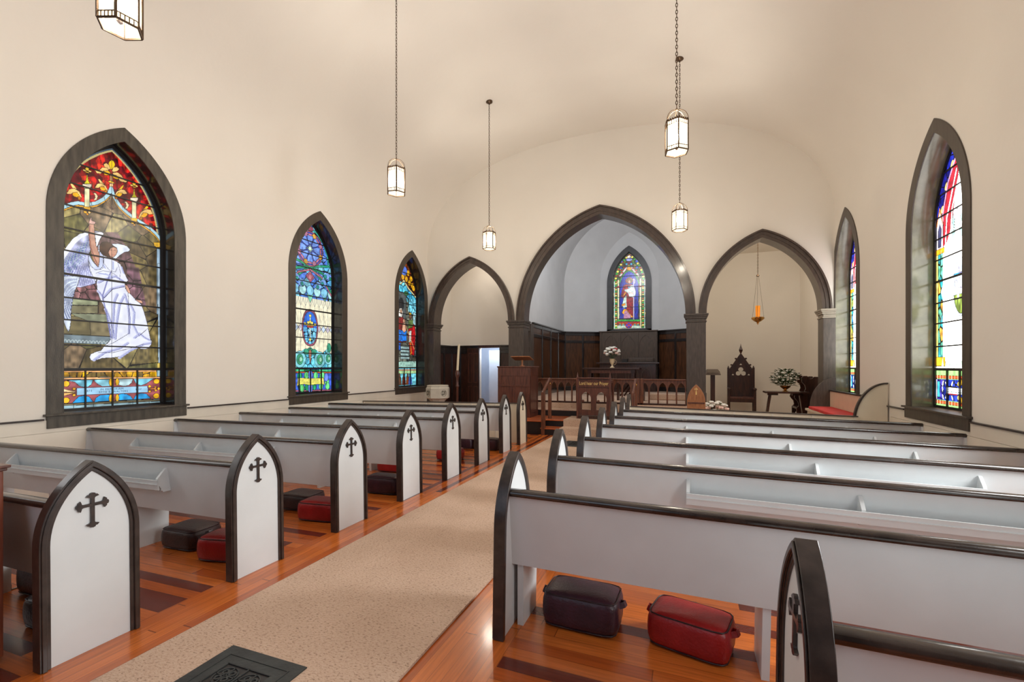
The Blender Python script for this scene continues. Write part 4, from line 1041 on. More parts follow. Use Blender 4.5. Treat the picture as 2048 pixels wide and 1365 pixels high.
# ------------------------------------------------------------------ stained glass
F_, SN, CSN, HZ = 916.0, .35331, .93550, 1.5
def side_pt(px, py, X):
    d = 979.15*X/(px-1370.0); return ((d+SN*X)/CSN, HZ-(py-733.0)*d/F_)
class Cv:
    """a pane painted in metres (u across, v up); colours are kept as mesh colours of the glass"""
    def __init__(s, u0, u1, v0, v1, res, base):
        s.u = np.arange(u0, u1+res, res); s.v = np.arange(v0, v1+res, res); s.U, s.V = np.meshgrid(s.u, s.v)
        s.c = np.zeros(s.U.shape+(3,)); s.c[:] = base; s.res = res; s.rs = np.random.RandomState(3); s.lw = .0055
        s.n1 = s.noise(.05, .05); s.n2 = s.noise(.02, .09)
    def noise(s, a, b):
        h, w = s.U.shape; nu = int((s.u[-1]-s.u[0])/a)+3; nv = int((s.v[-1]-s.v[0])/b)+3
        g = s.rs.rand(nv, nu); fu = (s.u-s.u[0])/a; fv = (s.v-s.v[0])/b
        iu = fu.astype(int); iv = fv.astype(int); tu = fu-iu; tv = fv-iv; tu = tu*tu*(3-2*tu); tv = tv*tv*(3-2*tv)
        a00 = g[iv][:, iu]; a01 = g[iv][:, iu+1]; a10 = g[iv+1][:, iu]; a11 = g[iv+1][:, iu+1]
        return (a00*(1-tu)+a01*tu)*(1-tv)[:, None]+(a10*(1-tu)+a11*tu)*tv[:, None]
    def box(s, P, pad):
        us = [p[0] for p in P]; vs = [p[1] for p in P]
        i0 = max(0, int((min(us)-pad-s.u[0])/s.res)); i1 = min(len(s.u), int((max(us)+pad-s.u[0])/s.res)+2)
        j0 = max(0, int((min(vs)-pad-s.v[0])/s.res)); j1 = min(len(s.v), int((max(vs)+pad-s.v[0])/s.res)+2)
        return slice(j0, max(j1, j0)), slice(i0, max(i1, i0))
    def inside(s, P, sl):
        U, V = s.U[sl], s.V[sl]; m = np.zeros(U.shape, bool); n = len(P)
        for i in range(n):
            x0, y0 = P[i]; x1, y1 = P[(i+1)%n]
            if y0 == y1: continue
            m ^= ((y0 > V) != (y1 > V)) & (U < (x1-x0)*(V-y0)/(y1-y0)+x0)
        return m
    def paint(s, sl, m, col, mot=.25, noise=None):
        nz = (noise if noise is not None else s.n1)[sl][m]
        s.c[sl][m] = np.clip(np.array(col)[None, :]*(1+mot*(nz-.5)*2)[:, None], 0, 400)
    def poly(s, P, col, lead=True, mot=.2, lc=(16,14,16), lw=None):
        sl = s.box(P, .02); m = s.inside(P, sl)
        if m.size: s.paint(sl, m, col, mot, s.n2 if mot > .3 else None)
        if lead: s.line(list(P)+[P[0]], lw or s.lw, lc)
        return s
    def line(s, P, w, col, mot=0):
        for i in range(len(P)-1):
            (x0, y0), (x1, y1) = P[i], P[i+1]; sl = s.box((P[i], P[i+1]), w); U, V = s.U[sl], s.V[sl]
            if not U.size: continue
            dx, dy = x1-x0, y1-y0; q = dx*dx+dy*dy
            t = np.clip(((U-x0)*dx+(V-y0)*dy)/(q if q else 1), 0, 1)
            m = (U-x0-t*dx)**2+(V-y0-t*dy)**2 < w*w/4
            if mot: s.paint(sl, m, col, mot)
            else: s.c[sl][m] = col
        return s
    def band(s, P, w, col, mot=.15):
        s.line(P, w+2*s.lw, (16,14,16)); s.line(P, w, col, mot or .001); return s
    def ell(s, c, rx, ry, col, lead=True, a=0, mot=.2):
        P = [(c[0]+rx*cos(t)*cos(a)-ry*sin(t)*sin(a), c[1]+rx*cos(t)*sin(a)+ry*sin(t)*cos(a)) for t in [2*pi*i/20 for i in range(20)]]
        return s.poly(P, col, lead, mot)
    def voronoi(s, P, pal, n, lead=True, seed=1, mot=.35, asp=1.0):
        """irregular leaded pieces inside the polygon P"""
        rs = np.random.RandomState(seed); sl = s.box(P, 0); m = s.inside(P, sl)
        if not m.any(): return s
        U, V = s.U[sl], s.V[sl]; us = [p[0] for p in P]; vs = [p[1] for p in P]
        dm = .55*sqrt((max(us)-min(us))*(max(vs)-min(vs))/n); S = []
        for _ in range(n*12):
            q = (rs.uniform(min(us), max(us)), rs.uniform(min(vs), max(vs)))
            if all((q[0]-a)**2+((q[1]-b)*asp)**2 > dm*dm for a, b in S): S.append(q)
            if len(S) >= n: break
        n = len(S); sx = [q[0] for q in S]; sy = [q[1] for q in S]
        d1 = np.full(U.shape, 1e9); d2 = d1.copy(); idx = np.zeros(U.shape, int)
        for k in range(n):
            d = np.hypot((U-sx[k]), (V-sy[k])*asp); c = d < d1
            d2 = np.where(c, d1, np.minimum(d2, d)); idx = np.where(c, k, idx); d1 = np.where(c, d, d1)
        pal = np.array(pal, float); col = pal[rs.randint(0, len(pal), n)][idx]*(1+mot*(s.n1[sl]-.5)*2+mot*.6*(s.n2[sl]-.5)*2)[..., None]
        if lead: col[(d2-d1) < s.lw*1.5] = (16,14,14)
        s.c[sl][m] = np.clip(col, 0, 400)[m]; return s
    def scale_grid(s, P, w, h, lead=(120,130,140), lw=.004):
        """fish-scale / lancet lattice of thin leads inside P"""
        sl = s.box(P, 0); m = s.inside(P, sl); U, V = s.U[sl], s.V[sl]
        a = np.abs(((U/w)%1)-.5)*2; k = (V/h)%1
        e1 = np.abs(a-np.sin(k*pi/2)) ; e2 = np.abs(a-np.sin((1-k)*pi/2)*1.0)
        q = (np.minimum(e1, e2)*w < lw*1.3) & m
        s.c[sl][q] = lead; return s
    def build(s, name, outline, to3, m, parent, dim=0):
        sl = (slice(0, len(s.v)), slice(0, len(s.u))); ins = s.inside(outline, sl)
        h, w = s.U.shape; fm = ins[:-1,:-1] & ins[1:,1:] & ins[1:,:-1] & ins[:-1,1:]
        j, i = np.nonzero(fm); q = np.stack([j*w+i, j*w+i+1, (j+1)*w+i+1, (j+1)*w+i], 1)
        uq, inv = np.unique(q, return_inverse=True); inv = inv.reshape(q.shape)
        co = to3(s.U.ravel()[uq], s.V.ravel()[uq])
        me = bpy.data.meshes.new(name); nf = len(q)
        me.vertices.add(len(uq)); me.vertices.foreach_set('co', np.ascontiguousarray(co, dtype=np.float32).ravel())
        me.loops.add(nf*4); me.loops.foreach_set('vertex_index', inv.astype(np.int32).ravel())
        me.polygons.add(nf); me.polygons.foreach_set('loop_start', (np.arange(nf)*4).astype(np.int32))
        try: me.polygons.foreach_set('loop_total', np.full(nf, 4, np.int32))
        except Exception: pass
        me.update(); me.validate()
        c = np.clip(s.c.reshape(-1, 3)[uq], 0, 400)/255.0
        lin = np.where(c <= .04045, c/12.92, ((c+.055)/1.055)**2.4)
        if dim: k = np.clip((lin.min(1)-.5)/.35, 0, 1); lin = lin*(dim+(1-dim)*k)[:, None]
        rgba = np.concatenate([lin, np.ones((len(lin), 1))], 1).astype(np.float32)
        at = me.color_attributes.new('glass', 'FLOAT_COLOR', 'POINT'); at.data.foreach_set('color', rgba.ravel())
        me.materials.append(m); o = bpy.data.objects.new(name, me); C.objects.link(o); o.parent = parent; return o
def glass_mat(name, st, sampling='AUTO'):
    m, nt, b = newmat(name); a = N(nt, 'ShaderNodeAttribute'); a.attribute_name = 'glass'
    L(nt, a.outputs['Color'], b.inputs['Emission Color']); b.inputs['Emission Strength'].default_value = st
    vm = N(nt, 'ShaderNodeVectorMath', operation='SCALE'); vm.inputs['Scale'].default_value = .12; L(nt, a.outputs['Color'], vm.inputs[0]); L(nt, vm.outputs[0], b.inputs['Base Color'])
    b.inputs['Roughness'].default_value = .25; m.cycles.emission_sampling = sampling; return m
M['glass_l'] = glass_mat('stained_glass_west', GLASS_L, 'NONE'); M['glass_r'] = glass_mat('stained_glass_east', GLASS_R); M['glass_c'] = glass_mat('stained_glass_chancel', GLASS_C, 'NONE')

def side_window(n, side, yc, glass_fn=None, bars=True):
    """side=-1 left wall, +1 right wall"""
    X = XL if side < 0 else XR; s = side
    r = thing('window_%d' % n, None, None, (X, yc, 0), kind='structure'); f = lambda u, v, w: (s*w, u, v)
    I = arch(WA, WS, WR_, 24, WZ0); O = arch(WA+.155, WS, WR_+.155, 24, WZ0)
    I2 = arch(WA+.02, WS, WR_+.02, 24, WZ0)
    MB().ring(O, arch(WA-.003, WS, WR_-.003, 24, WZ0), f, -.016, .0).build('casing', M['casing'] if side < 0 and n == 1 else M['casing2'], r, smooth=30, bev=.003)
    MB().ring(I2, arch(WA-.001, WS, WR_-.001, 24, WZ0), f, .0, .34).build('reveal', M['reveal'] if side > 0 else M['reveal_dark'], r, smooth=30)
    b = MB().box(*sorted((s*-.03, s*0)), -.775, .775, .79, .93); b.build('apron', M['casing'] if n == 1 else M['casing2'], r, bev=.003)
    MB().box(*sorted((s*-.06, s*0)), -.80, .80, .93, .955).box(*sorted((0, s*.3)), -.62, .62, .93, .955).build('sill', M['casing'] if n == 1 else M['casing2'], r, bev=.004)
    MB().ring(arch(WA-.002, WS, WR_-.002, 24, .955), arch(WA-.038, WS, WR_-.038, 24, .99), f, .23, .275).box(*sorted((s*.23, s*.275)), -.61, .61, .955, .985).build('sash_frame', M['black'], r)
    if bars:
        b = MB(); gx = s*.236
        tz = 1.46
        b.box(*sorted((s*.225, s*.25)), -.6, .6, tz-.017, tz+.017)
        for z in (1.76, 2.065, 2.335, 2.62, 2.905, 3.18, 3.46, 3.74, 4.0):
            hw = arch_hw(z)-.03; b.box(*sorted((s*.232, s*.246)), -hw, hw, z-(.009 if abs(z-2.62) > .01 else .014), z+(.009 if abs(z-2.62) > .01 else .014))
        for y in (-.29, 0, .29): b.box(*sorted((s*.228, s*.25)), y-.007, y+.007, .98, tz)
        b.build('glazing_bar', M['black'], r)
    if glass_fn: glass_fn(r, s, yc)
    else:
        P = arch(WA-.03, WS, WR_-.03, 16, .98); MB().prism(P, f, .25, .256).build('plain_glass', emis('bright_glass', (1,.97,.92,1), 1.2), r)
    return r
def arch_hw(z):
    if z < WS: return WA
    c = WR_-WA; return max(0, sqrt(max(0, WR_**2-(z-WS)**2))-c)
M['casing2'] = mat('brown_casing', rgb(78,68,58), .38, scale=4, bump=.12, bscale=30, stretch=(6,6,1), col2=rgb(64,55,47))
OUT = arch(WA-.03, WS, WR_-.03, 20, .98)

# --- window with the winged figure
def glass_angel(r, s, yc):
    XG = XL-.25
    A = lambda *P: [(lambda q: (q[0]-yc, q[1]))(side_pt(120+u/4.873, 280+v/4.873, XG)) for u, v in P]
    B = lambda *P: [(lambda q: (q[0]-yc, q[1]))(side_pt(120+u/4.709, 540+v/4.709, XG)) for u, v in P]
    E = lambda *P: [(lambda q: (q[0]-yc, q[1]))(side_pt(120+u/8.904, 730+v/8.904, XG)) for u, v in P]
    k = .00115                                   # metres per A-unit
    c = Cv(-.6, .6, .97, 4.42, .0052, (96,84,56)); W = c.lw
    full = [(-.6,1.46),(.6,1.46),(.6,4.4),(-.6,4.4)]
    c.voronoi(full, [(118,104,64),(92,80,52),(138,126,80),(78,66,46),(110,92,70),(96,92,54)], 60, seed=4, mot=.32, asp=1.2)
    # red field above the ogee
    ogl = [(-60,668),(40,640),(110,612),(175,600),(240,610),(300,612),(360,600),(430,560),(475,515),(500,455)]
    ogr = [(500,455),(520,520),(545,570),(580,622),(620,665),(660,700),(710,738),(760,770),(820,808),(880,850),(930,895),(975,950),(1010,1020)]
    redp = A(*([(-60,668)]+ogl[1:]+ogr[1:]+[(1030,800),(800,200),(500,40),(100,40),(-60,300)]))
    c.voronoi(redp, [(150,16,20),(190,30,24),(112,8,16),(220,52,30),(90,10,22)], 260, lead=False, seed=9, mot=.5)
    for k2 in range(9):
        a = -.9+k2*.23; c.line([(0,3.55),(0+1.2*sin(a),3.55+1.2*cos(a))], W*.7, (60,8,12))
    # arch border
    for d, col, w in ((.055,(190,176,120),.02),(.03,(70,84,96),.03)):
        c.line(arch(WA-.03-d+.02, WS, WR_-.03-d+.02, 24, 3.3), w, col)
    # ogee band
    c.band(A(*[(u, v+42) for u, v in ogl+ogr]), .016, (222,160,44)); c.band(A(*[(u, v+14) for u, v in ogl+ogr]), .036, (172,212,226), .1)
    for q in ((60,640),(300,620),(430,575),(545,585),(600,640),(745,775),(870,860)): c.line(A((q[0],q[1]-22),(q[0]+12,q[1]+26)), W, (16,14,16))
    Y1, Y2, CRM = (236,176,30), (246,200,120), (240,224,176)
    def leafp(P, col=Y1): c.poly(A(*P), col)
    # top finial
    c.poly(A((478,215),(500,195),(522,205),(538,235),(530,270),(505,295),(482,275),(470,240)), (226,186,20))
    leafp([(425,235),(450,225),(478,245),(492,285),(480,290),(450,275),(430,258)], Y2); leafp([(505,300),(520,268),(555,262),(578,285),(560,305),(520,315)], Y2)
    leafp([(335,290),(375,300),(410,268),(460,270),(488,318),(460,318),(430,300),(400,330),(360,325)], Y2); leafp([(428,305),(470,298),(494,322),(480,345),(440,345),(424,328)])
    leafp([(512,320),(560,315),(600,345),(630,395),(662,405),(640,416),(590,405),(560,370),(520,345)], Y2); leafp([(510,335),(545,345),(578,370),(565,386),(535,380),(512,360)])
    c.poly(A((485,340),(515,340),(512,400),(488,400)), (190,140,90)); c.ell(A((500,412))[0], .036, .014, (240,190,60)); c.poly(A((480,425),(520,425),(516,456),(484,456)), (226,180,130))
    # spires
    for x, y, sc in ((265,455,1.0),(723,585,.9)):
        q = lambda du, dv: (x+du*sc, y+dv*sc)
        c.poly(A(q(-24,20),q(24,20),q(24,200),q(-24,200)), (232,226,176)); c.poly(A(q(-44,-24),q(42,-24),q(42,0),q(24,18),q(-24,18),q(-44,2)), (250,232,206))
        c.poly(A(q(0,-135),q(10,-60),q(30,-26),q(-32,-26),q(-12,-60)), (206,190,30)); c.ell(A(q(0,-170))[0], .02, .024, (240,200,60)); c.ell(A(q(-26,-158))[0], .018, .012, (244,206,110)); c.ell(A(q(26,-150))[0], .018, .012, (244,206,110)); c.ell(A(q(0,-140))[0], .024, .008, (230,180,40))
        c.poly(A(q(-36,196),q(36,200),q(30,232),q(-30,228)), Y1); c.ell(A(q(-18,250))[0], .02, .016, Y1); c.ell(A(q(22,252))[0], .016, .014, Y2); c.ell(A(q(2,270))[0], .012, .014, (226,150,30))
    # scrolls
    for dx, dy, m, sc in ((140,500,1,1.0),(405,445,1,.85),(590,505,-1,.85),(835,700,-1,.95)):
        g = lambda *P: [(dx+m*u*sc, dy+v*sc) for u, v in P]
        leafp(g((-42,-75),(-20,-75),(10,-40),(36,-10),(20,-18),(-20,-30)), Y2 if m > 0 else Y1); leafp(g((-80,25),(-50,-20),(0,-28),(50,5),(74,60),(60,80),(40,30),(0,10),(-40,30)), Y2); leafp(g((-20,15),(25,10),(55,50),(40,62),(0,55),(-18,35)), (238,170,20)); leafp(g((36,52),(62,58),(66,85),(40,86),(32,70)), (190,110,20))
    for dx, dy in ((348,555),(650,640)): leafp([(dx-25,dy-38),(dx,dy-38),(dx+22,dy-5),(dx+10,dy+30),(dx-22,dy+34),(dx-4,dy+8),(dx-8,dy-20)], CRM)
    # plum rocks behind the figure, right column
    c.voronoi(A((330,900),(560,900),(680,1100),(760,1300),(800,1500),(800,1650),(330,1500)), [(112,84,88),(96,70,76),(128,98,92),(84,66,62)], 14, seed=2, mot=.4)
    c.voronoi(B((120,80),(360,80),(380,290),(110,280)), [(128,90,92),(112,76,80),(96,70,64)], 7, seed=3, mot=.4)
    c.voronoi(B((630,-20),(740,-20),(810,330),(760,350),(640,200)), [(118,84,96),(100,72,84)], 6, seed=6, mot=.4)
    c.poly(A((945,1060),(1005,1060),(1005,1700),(945,1700)), (150,176,196)); c.poly(B((918,-60),(985,-60),(985,890),(925,890)), (156,176,190), mot=.25)
    c.poly(A((912,1000),(990,1000),(990,1040),(940,1050),(918,1030)), (232,180,60)); c.poly(B((915,880),(985,875),(985,925),(915,925)), (206,180,90))
    # stone bench and frieze
    c.poly(B((30,270),(360,290),(360,335),(30,330)), (150,156,124)); c.poly(B((100,335),(360,340),(360,410),(100,410)), (120,116,88)); c.poly(B((100,410),(440,420),(450,490),(270,490),(150,440)), (128,134,110)); c.poly(B((30,430),(160,440),(280,490),(290,615),(30,600)), (112,102,70)); c.poly(B((280,490),(470,490),(490,630),(290,618)), (118,108,80))
    c.poly(B((20,606),(490,632),(520,690),(500,708),(20,690)), (108,124,132))
    for i in range(14): 
        x, y = 50+i*33, 660+i*1.6; c.line(B(*[(x+13*cos(t*pi/5), y+20-24*sin(t*pi/5)) for t in range(6)]), .006, (190,206,210))
    # wings
    lw_ = A((-40,1250),(10,1140),(60,1050),(130,960),(200,915),(270,898),(350,888),(410,895),(432,915),(400,960),(380,1000),(362,1050),(352,1080),(300,1060),(285,1120),(280,1180),(300,1250),(335,1300),(350,1400),(200,1440),(-40,1420))
    c.poly(lw_, (176,180,214), mot=.3)
    c.poly(A((-40,1250),(10,1140),(60,1050),(130,960),(200,915),(275,900),(278,925),(220,950),(150,1010),(90,1090),(30,1180),(-10,1300)), (236,240,250), lead=False, mot=.1)
    c.poly(A((335,905),(400,895),(430,915),(395,960),(375,1010),(355,1060),(345,960)), (232,236,248), mot=.1)
    for i in range(46):
        t = i/45; x0 = 20+260*t; y0 = 1180-230*t+20*(i%3); c.line(A((x0,y0),(x0-28+10*t,y0+90),(x0-30,y0+190)), .0035, (92,104,170) if i%2 else (120,150,160))
    for i in range(20):
        x0 = 70+i*13; c.line(A((x0,1230),(x0+8,1300),(x0-2,1420)), .0035, (86,92,160))
    c.poly(B((-60,60),(190,60),(170,130),(135,210),(120,280),(105,360),(104,480),(92,560),(78,585),(55,540),(30,480),(-60,430)), (196,206,222), mot=.25)
    for i in range(14): c.line(B((30+i*10,80),(20+i*7.5,300),(10+i*6.2,470)), .0032, (96,110,160))
    c.poly(A((372,1030),(405,1018),(450,1015),(500,1015),(560,1012),(610,1020),(655,1038),(684,1070),(672,1088),(630,1095),(590,1120),(545,1160),(500,1150),(430,1110),(375,1080)), (216,226,246), mot=.12)
    # figure
    SK, SK2 = (200,150,128), (150,98,84)
    # robe
    robe = A((285,1105),(300,1140),(325,1190),(352,1240),(385,1225),(388,1150),(360,1070),(378,1070),(430,1120),(480,1158),(520,1172),(560,1190),(590,1215),(625,1290),(660,1365))+B((648,95),(612,130),(618,180),(650,215),(700,268),(768,330),(792,400),(815,480),(832,550),(850,640),(866,680),(858,708),(830,740),(800,748),(760,746),(735,722),(680,760),(610,800),(540,822),(470,830),(400,832),(350,850),(318,862),(290,850),(278,822),(290,795),(340,772),(385,762),(415,722),(450,690),(478,655),(482,620),(470,540),(450,440),(425,370),(385,290),(355,210),(345,140),(348,80))+A((350,1390),(320,1330),(292,1270),(280,1190))
    c.poly(robe, (226,230,246), mot=.05)
    sh = [((486,640),(500,480),(510,300),(540,230)),((520,650),(530,520),(560,330),(600,250)),((648,600),(655,470),(640,330),(610,230)),((740,620),(690,520),(700,400),(660,320)),((430,370),(470,470),(495,560),(505,640)),((560,830),(660,760),(790,700),(850,690)),((320,850),(420,780),(560,740),(640,690)),((360,200),(410,260),(480,180),(600,150)),((360,120),(420,90),(520,60),(600,110)),((700,640),(750,600),(800,640),(840,660))]
    for P in sh: c.line(B(*P), .034, (204,208,234)); c.line(B(*P), .018, (172,178,220)); 
    for P in sh: c.line(B(*[(u+9,v+6) for u,v in P]), .005, (96,100,160))
    for P in (((480,20),(440,120),(400,250),(440,420),(480,640)),): c.line(B(*P), .014, (120,124,180))
    for P in (((640,180),(650,400),(650,600),(500,690),(420,720)),((400,280),(500,180),(610,160)),((750,620),(830,550),(860,690)),((360,780),(500,780),(660,740),(790,700))): c.line(B(*P), W, (24,22,40))
    for P in (((430,1120),(425,1200),(480,1270),(540,1290),(560,1240)),((352,1240),(400,1265),(430,1240)),((350,1300),(420,1275),(500,1290),(560,1330)),((560,1190),(590,1290),(580,1365))): c.line(A(*P), W*.8, (40,40,90))
    for P in (((400,1130),(410,1200),(440,1250)),((520,1190),(520,1260)),((380,1300),(450,1310),(520,1340)),((600,1240),(620,1300))): c.line(A(*P), .016, (168,178,222))
    # sleeve, arm, hand
    c.poly(A((284,1100),(278,1170),(300,1230),(345,1268),(385,1265),(418,1235),(425,1170),(420,1120),(385,1085),(380,1180),(372,1240),(330,1200),(300,1150)), (200,210,240), mot=.12)
    c.poly(A((284,812),(328,812),(336,870),(340,940),(352,1030),(384,1110),(386,1180),(372,1240),(338,1195),(308,1120),(290,1030),(280,920)), SK, mot=.12); c.line(A((288,840),(286,930),(298,1040),(335,1150),(365,1215)), .014, SK2)
    c.poly(A((282,818),(284,795),(300,755),(308,757),(308,785),(345,800),(350,815),(330,822)), (214,170,160), mot=.1)
    # head
    c.ell(A((462,1068))[0], .088, .098, (72,50,40), mot=.3); c.poly(A((470,1085),(490,1045),(520,1035),(552,1052),(560,1085),(548,1118),(522,1145),(498,1150),(478,1120)), SK, mot=.08)
    c.line(A((470,1085),(492,1048),(525,1040),(545,1052)), .016, (60,40,34)); c.poly(A((486,1140),(512,1145),(518,1170),(490,1162)), SK2)
    for x in (500, 534): c.line(A((x-9,1078),(x+8,1077)), .005, (40,26,24))
    c.line(A((500,1068),(488,1070)), .003, (60,36,30)); c.line(A((519,1080),(522,1104),(516,1106)), .004, SK2); c.line(A((508,1122),(530,1121)), .005, (150,60,60))
    # left forearm and hand on the bench
    c.poly(B((612,140),(636,150),(660,200),(664,226),(640,215),(620,180)), SK); c.poly(B((706,282),(760,288),(778,300),(780,318),(745,308)), SK)
    # lower panel
    c.poly(B((0,925),(1000,925),(1000,1400),(0,1400)), (110,130,130), False)
    p = lambda P, col, mot=.25, lead=True: c.poly(E(*P), col, lead, mot)
    p([(-100,112),(1720,100),(1720,128),(-100,135)], (244,176,110)); c.voronoi(E((-100,140),(1720,130),(1720,212),(-100,225)), [(190,140,20),(150,112,30),(210,160,20),(110,90,44)], 16, seed=5)
    p([(-100,232),(1830,215),(1830,240),(-100,268)], (250,186,130)); p([(1728,100),(1830,98),(1830,205),(1728,208)], (150,180,186))
    p([(-100,270),(1830,245),(1830,600),(-100,700)], (150,80,84))
    blu, bl2 = (120,196,222), (40,150,214)
    for P, col in (([(130,280),(590,268),(560,350),(500,395),(420,400),(340,375),(270,310)], blu), ([(605,268),(960,258),(940,380),(860,385),(760,388),(680,350),(620,300)], (140,206,226)), ([(980,260),(1300,252),(1280,320),(1220,370),(1130,382),(1050,360)], (176,206,214)), ([(1305,252),(1680,244),(1600,290),(1530,340),(1440,370),(1360,345)], blu),
                   ([(100,695),(220,680),(330,570),(430,548),(520,570),(590,660)], bl2), ([(610,665),(640,590),(720,540),(860,530),(950,560),(950,640)], bl2), ([(985,640),(1000,560),(1080,522),(1180,520),(1260,560),(1300,618)], bl2), ([(1308,618),(1350,540),(1440,506),(1540,520),(1620,600)], bl2)):
        p(P, col, .3)
    p([(-10,-1)]*0 or [(300,418),(1562,376),(1565,490),(300,545)], (160,206,238), .08)
    for x, y, rx, ry in ((905,310,.02,.05),(1020,305,.02,.05),(905,600,.02,.05),(1020,590,.02,.05),(110,340,.034,.036),(110,635,.034,.036),(1720,295,.04,.036),(1715,555,.04,.036)): c.ell(E((x,y))[0], rx, ry, (240,184,40))
    for x, y in ((252,432),(252,540),(1597,385),(1597,475),(1700,405),(1760,425),(1705,452)): c.ell(E((x,y))[0], .018, .018, (244,180,50))
    p([(60,430),(280,480),(280,492),(60,486)], (252,216,160)); p([(60,500),(280,495),(200,520),(60,560)], (240,190,110)); p([(1580,425),(1740,400),(1700,425),(1740,445),(1580,438)], (240,150,80))
    p([(-100,705),(1830,612),(1830,640),(-100,738)], (110,100,76)); p([(-100,740),(1830,645),(1830,720),(-100,835)], (140,172,182)); p([(-100,840),(1830,722),(1830,800),(-100,900)], (130,160,170))
    for x in (240, 600, 950, 1300, 1590): c.line(E((x,650 if x > 1000 else 700),(x,860)), W, (30,30,34))
    c.lw = .007; c.line([(0,1.46),(0,4.3)], .006, (40,36,36))
    g = c.build('stained_glass', OUT, lambda u, v: np.stack([np.full_like(u, s*.25), u, v], 1), M['glass_l'], r)
    ink = mat('lettering_ink', rgb(46,74,110), .6, var=0); f = M['ink'] = ink
    # lettering on the plaque, reading left to right for someone in the nave
    def tx(body, u, v, size, sx=1):
        (yy, zz), = E((u, v)); R = Matrix(((0,0,1,0),(sx,0,0,0),(0,1,0,0),(0,0,0,1)))
        text_mesh(body, size, ink, r, 'inscription', Matrix.Translation((s*.2475, yy, zz))@R, .0006, spacing=1.15)
    tx('IN MEMORIAM', 925, 434, .036); tx('EFFIE B. WALTERS', 955, 480, .036); tx('1873', 505, 468, .034); tx('1907', 1395, 440, .034)

